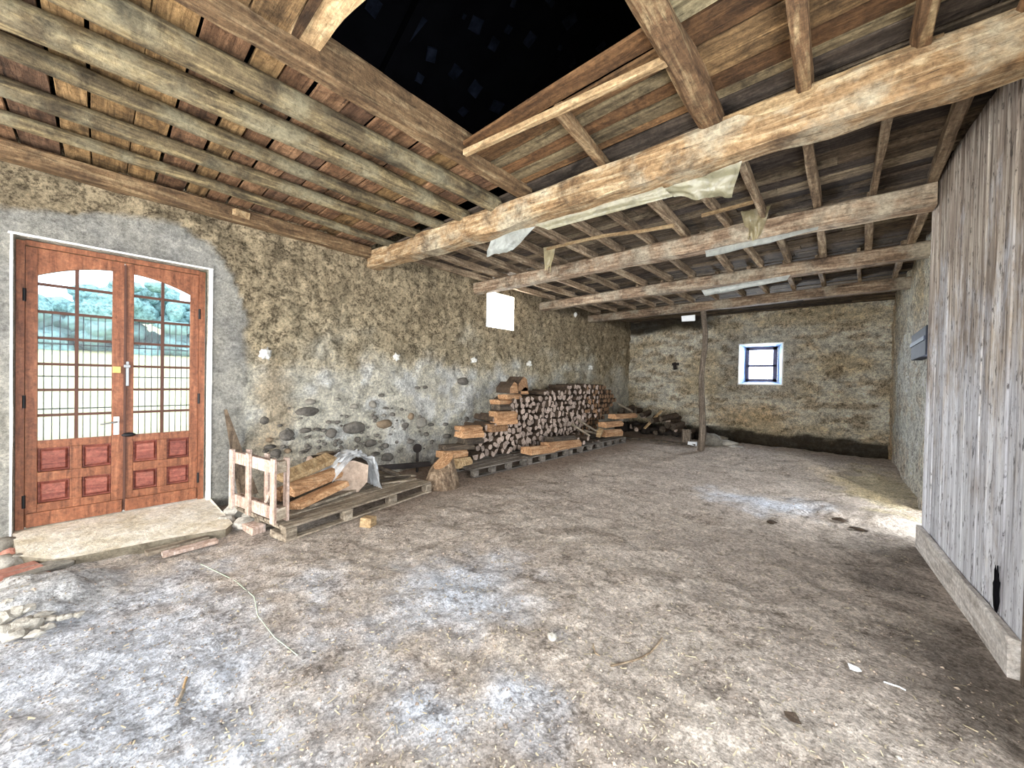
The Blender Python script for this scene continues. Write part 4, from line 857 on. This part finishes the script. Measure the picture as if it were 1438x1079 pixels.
# litter: chips, straw and grit nobody could count
sl = MB(); random.seed(11)
for k in range(7000):
    r_ = 1.2+9.5*random.random()**1.7; a = random.uniform(-.98, .98)+0.73; x = -math.sin(a)*r_; y = math.cos(a)*r_
    if not (-5.4 < x < .7 and -1.2 < y < 12) or (x < -4.5 and y < 1) or (x < -3.9 and y > 1) or (x > .5 and 3.2 < y < 5.8): continue
    L = random.uniform(.006, .03)*(1 if random.random() < .93 else 2.2); w = random.uniform(.0012, .0035); t = random.random()*6.28; dv = V((math.cos(t), math.sin(t), 0)); sv = V((-dv.y, dv.x, 0))
    z = max(fl_z(x, y), fl_z(x+dv.x*L, y+dv.y*L))+.004; p = V((x, y, z))
    sl.add([p-sv*w, p+sv*w, p+dv*L+sv*w+V((0, 0, random.uniform(-.002, .006))), p+dv*L-sv*w+V((0, 0, .002))], [(0, 1, 2, 3)])
tag(sl.build('straw_litter', M['straw'], origin=(0, 0, 0)), 'scattered straw bits and wood chips over the dirt floor', 'straw', None, 'stuff')

gl_ = MB(); random.seed(17); O6 = [V(q) for q in ((1, 0, 0), (-1, 0, 0), (0, 1, 0), (0, -1, 0), (0, 0, 1), (0, 0, -1))]
for k in range(8000):
    r_ = 1.3+6.5*random.random()**1.5; a = random.uniform(-.98, .98)+.73; x = -math.sin(a)*r_; y = math.cos(a)*r_
    if not (-5.2 < x < .7 and -1.2 < y < 9) or (x < -4.5 and y < 1) or (x < -3.9 and y > 1) or (x > .5 and 3.2 < y < 5.8): continue
    w_ = random.uniform(.002, .0065)*(1.8 if random.random() < .06 else 1); kk = random.uniform(.45, 1.25); gl_.col = (kk, kk*.97, kk*.93, 1); p = V((x, y, fl_z(x, y)+w_*.3))
    gl_.add([p+V((q.x*w_*random.uniform(.6, 1.5), q.y*w_*random.uniform(.6, 1.5), q.z*w_*.8)) for q in O6], [(0, 2, 4), (2, 1, 4), (1, 3, 4), (3, 0, 4), (2, 0, 5), (1, 2, 5), (3, 1, 5), (0, 3, 5)])
gm = NT('floor_crumbs'); gmc = gm.mixc(1, rgb(168, 152, 138), gm.attr().outputs[0], 'MULTIPLY')
tag(gl_.build('gravel', gm.bsdf(gmc, .95), origin=(0, 0, 0)), 'loose grit and dirt crumbs over the floor', 'grit', None, 'stuff')

# ------------------------------------------------------------------ outside
g = MB()
def gcol(x, y): return mix(rgb(96, 150, 66)[:3], rgb(196, 190, 140)[:3], sm(8.0, 11, -x+1.5*fb(x*.4, y*.4, 3)))
gx = frange(-120, -6.1, 1.2); gy = frange(-60, 90, 2.5)
for x in gx:
    for y in gy: g.v.append(V((x, y, -.12+.06*fb(x*.3, y*.3, 5)+.105*max(0, -x-10.5)*(1 if x > -46 else 1.3)))); g.c.append((*gcol(x, y), .1))
for i in range(len(gx)-1):
    for j in range(len(gy)-1): n = len(gy); g.f.append([i*n+j, (i+1)*n+j, (i+1)*n+j+1, i*n+j+1]); g.mi.append(0); g.sm.append(True)
tag(g.build('ground', M['floor'], origin=(0, 0, 0)), kind='structure')
t_ = MB(); random.seed(9)
tl = plain('distant_foliage', rgb(112, 146, 146), .9, 0, .8, 5, 1)
for k in range(620):
    y = random.uniform(-22, 26); h = 4.3+.9*math.sin(y*.35)+.5*math.sin(y*.9); z = 3.0+random.random()*h
    t_.rock((-42+random.uniform(-3, 3), y, z), (random.uniform(.5, 1.3), random.uniform(.5, 1.3), random.uniform(.4, 1.0)), .6, 2, freq=2.2)
tag(t_.build('treeline', tl), 'hazy blue-green trees beyond the field outside the glazed door', 'trees', None, 'stuff')
gb = MB()
for k in range(2600):
    x = random.uniform(-9.5, -6.2); y = random.uniform(-1.6, 1.6); t = random.random()*6.28; h = random.uniform(.12, .5); dv = V((math.cos(t), math.sin(t), 0))
    p = V((x, y, -.12)); gb.add([p-dv*.006, p+dv*.006, p+V((dv.y, -dv.x, 0))*h*.3+V((0, 0, h))], [(0, 1, 2)])
tag(gb.build('grass', M['grassblade'], origin=(0, 0, 0)), 'bright green grass growing just outside the glazed door', 'grass', None, 'stuff')

# ------------------------------------------------------------------ light
w = bpy.data.worlds.new('sky'); scene.world = w; w.use_nodes = True; nt = w.node_tree
bgn = nt.nodes['Background']; bgn.inputs[0].default_value = (.80, .90, 1.0, 1); bgn.inputs[1].default_value = 4.4
def area(name, loc, target, sx, sy, power, col):
    l = bpy.data.lights.new(name, 'AREA'); l.shape = 'RECTANGLE'; l.size = sx; l.size_y = sy; l.energy = power; l.color = col
    o = bpy.data.objects.new(name, l); COL.objects.link(o); o.location = loc; o.rotation_euler = (V(target)-V(loc)).to_track_quat('-Z', 'Y').to_euler(); return o
area('side_fill_light', (1.3, 0, 1.5), (-4, 1.2, 1.7), 4.4, 2.6, 165, (.95, .98, 1))  # added fill beside the camera, outside a made-up opening
area('back_fill_light', (-2.4, -4.6, 1.5), (-2.4, 5, 2.2), 4.2, 2.6, 620, (1, .97, .92))  # added fill from behind the camera, outside an invented back opening
sl_ = bpy.data.lights.new('side_doorway_sun', 'SPOT'); sl_.energy = 420; sl_.color = (1, .88, .6); sl_.spot_size = math.radians(24); sl_.spot_blend = 1; sl_.shadow_soft_size = .06
so_ = bpy.data.objects.new('side_doorway_sun', sl_); COL.objects.link(so_); so_.location = (1.9, 4.35, 1.7); so_.rotation_euler = (V((.1, 8.2, 0))-V(so_.location)).to_track_quat('-Z', 'Y').to_euler()
area('side_doorway_fill', (1.2, 6.15, 1.1), (-4, 7.5, 1.4), 1.1, 1.8, 55, (.96, .98, 1))  # added fill for the far bays, set in the hidden doorway
area('far_window_sky', (-1.82, 13.1, 2.2), (-1.9, 5, 1.8), .9, 1.1, 240, (.9, .95, 1))
area('left_window_sky', (-6.2, 5.85, 3.1), (.5, 8.5, .9), .9, .8, 140, (.95, .98, 1))
for loc, tg, sx, sy in (((-6.15, .17, 1.45), (0, .17, 1.45), 1.36, 2.7), ((-6.15, 5.85, 3.08), (0, 5.85, 3.08), .86, .76), ((-1.8, 12.95, 2.2), (-1.8, 0, 2.2), 1.0, 1.1)):
    o = area('sky_portal', loc, tg, sx, sy, 1, (1, 1, 1)); o.data.cycles.is_portal = True

scene.view_settings.view_transform = 'Standard'
scene.view_settings.look = 'None'
scene.view_settings.exposure = .38
scene.view_settings.gamma = 1.08
scene.cycles.max_bounces = 8; scene.cycles.diffuse_bounces = 5; scene.cycles.transparent_max_bounces = 16
scene.cycles.use_denoising = True
scene.cycles.sample_clamp_indirect = 6
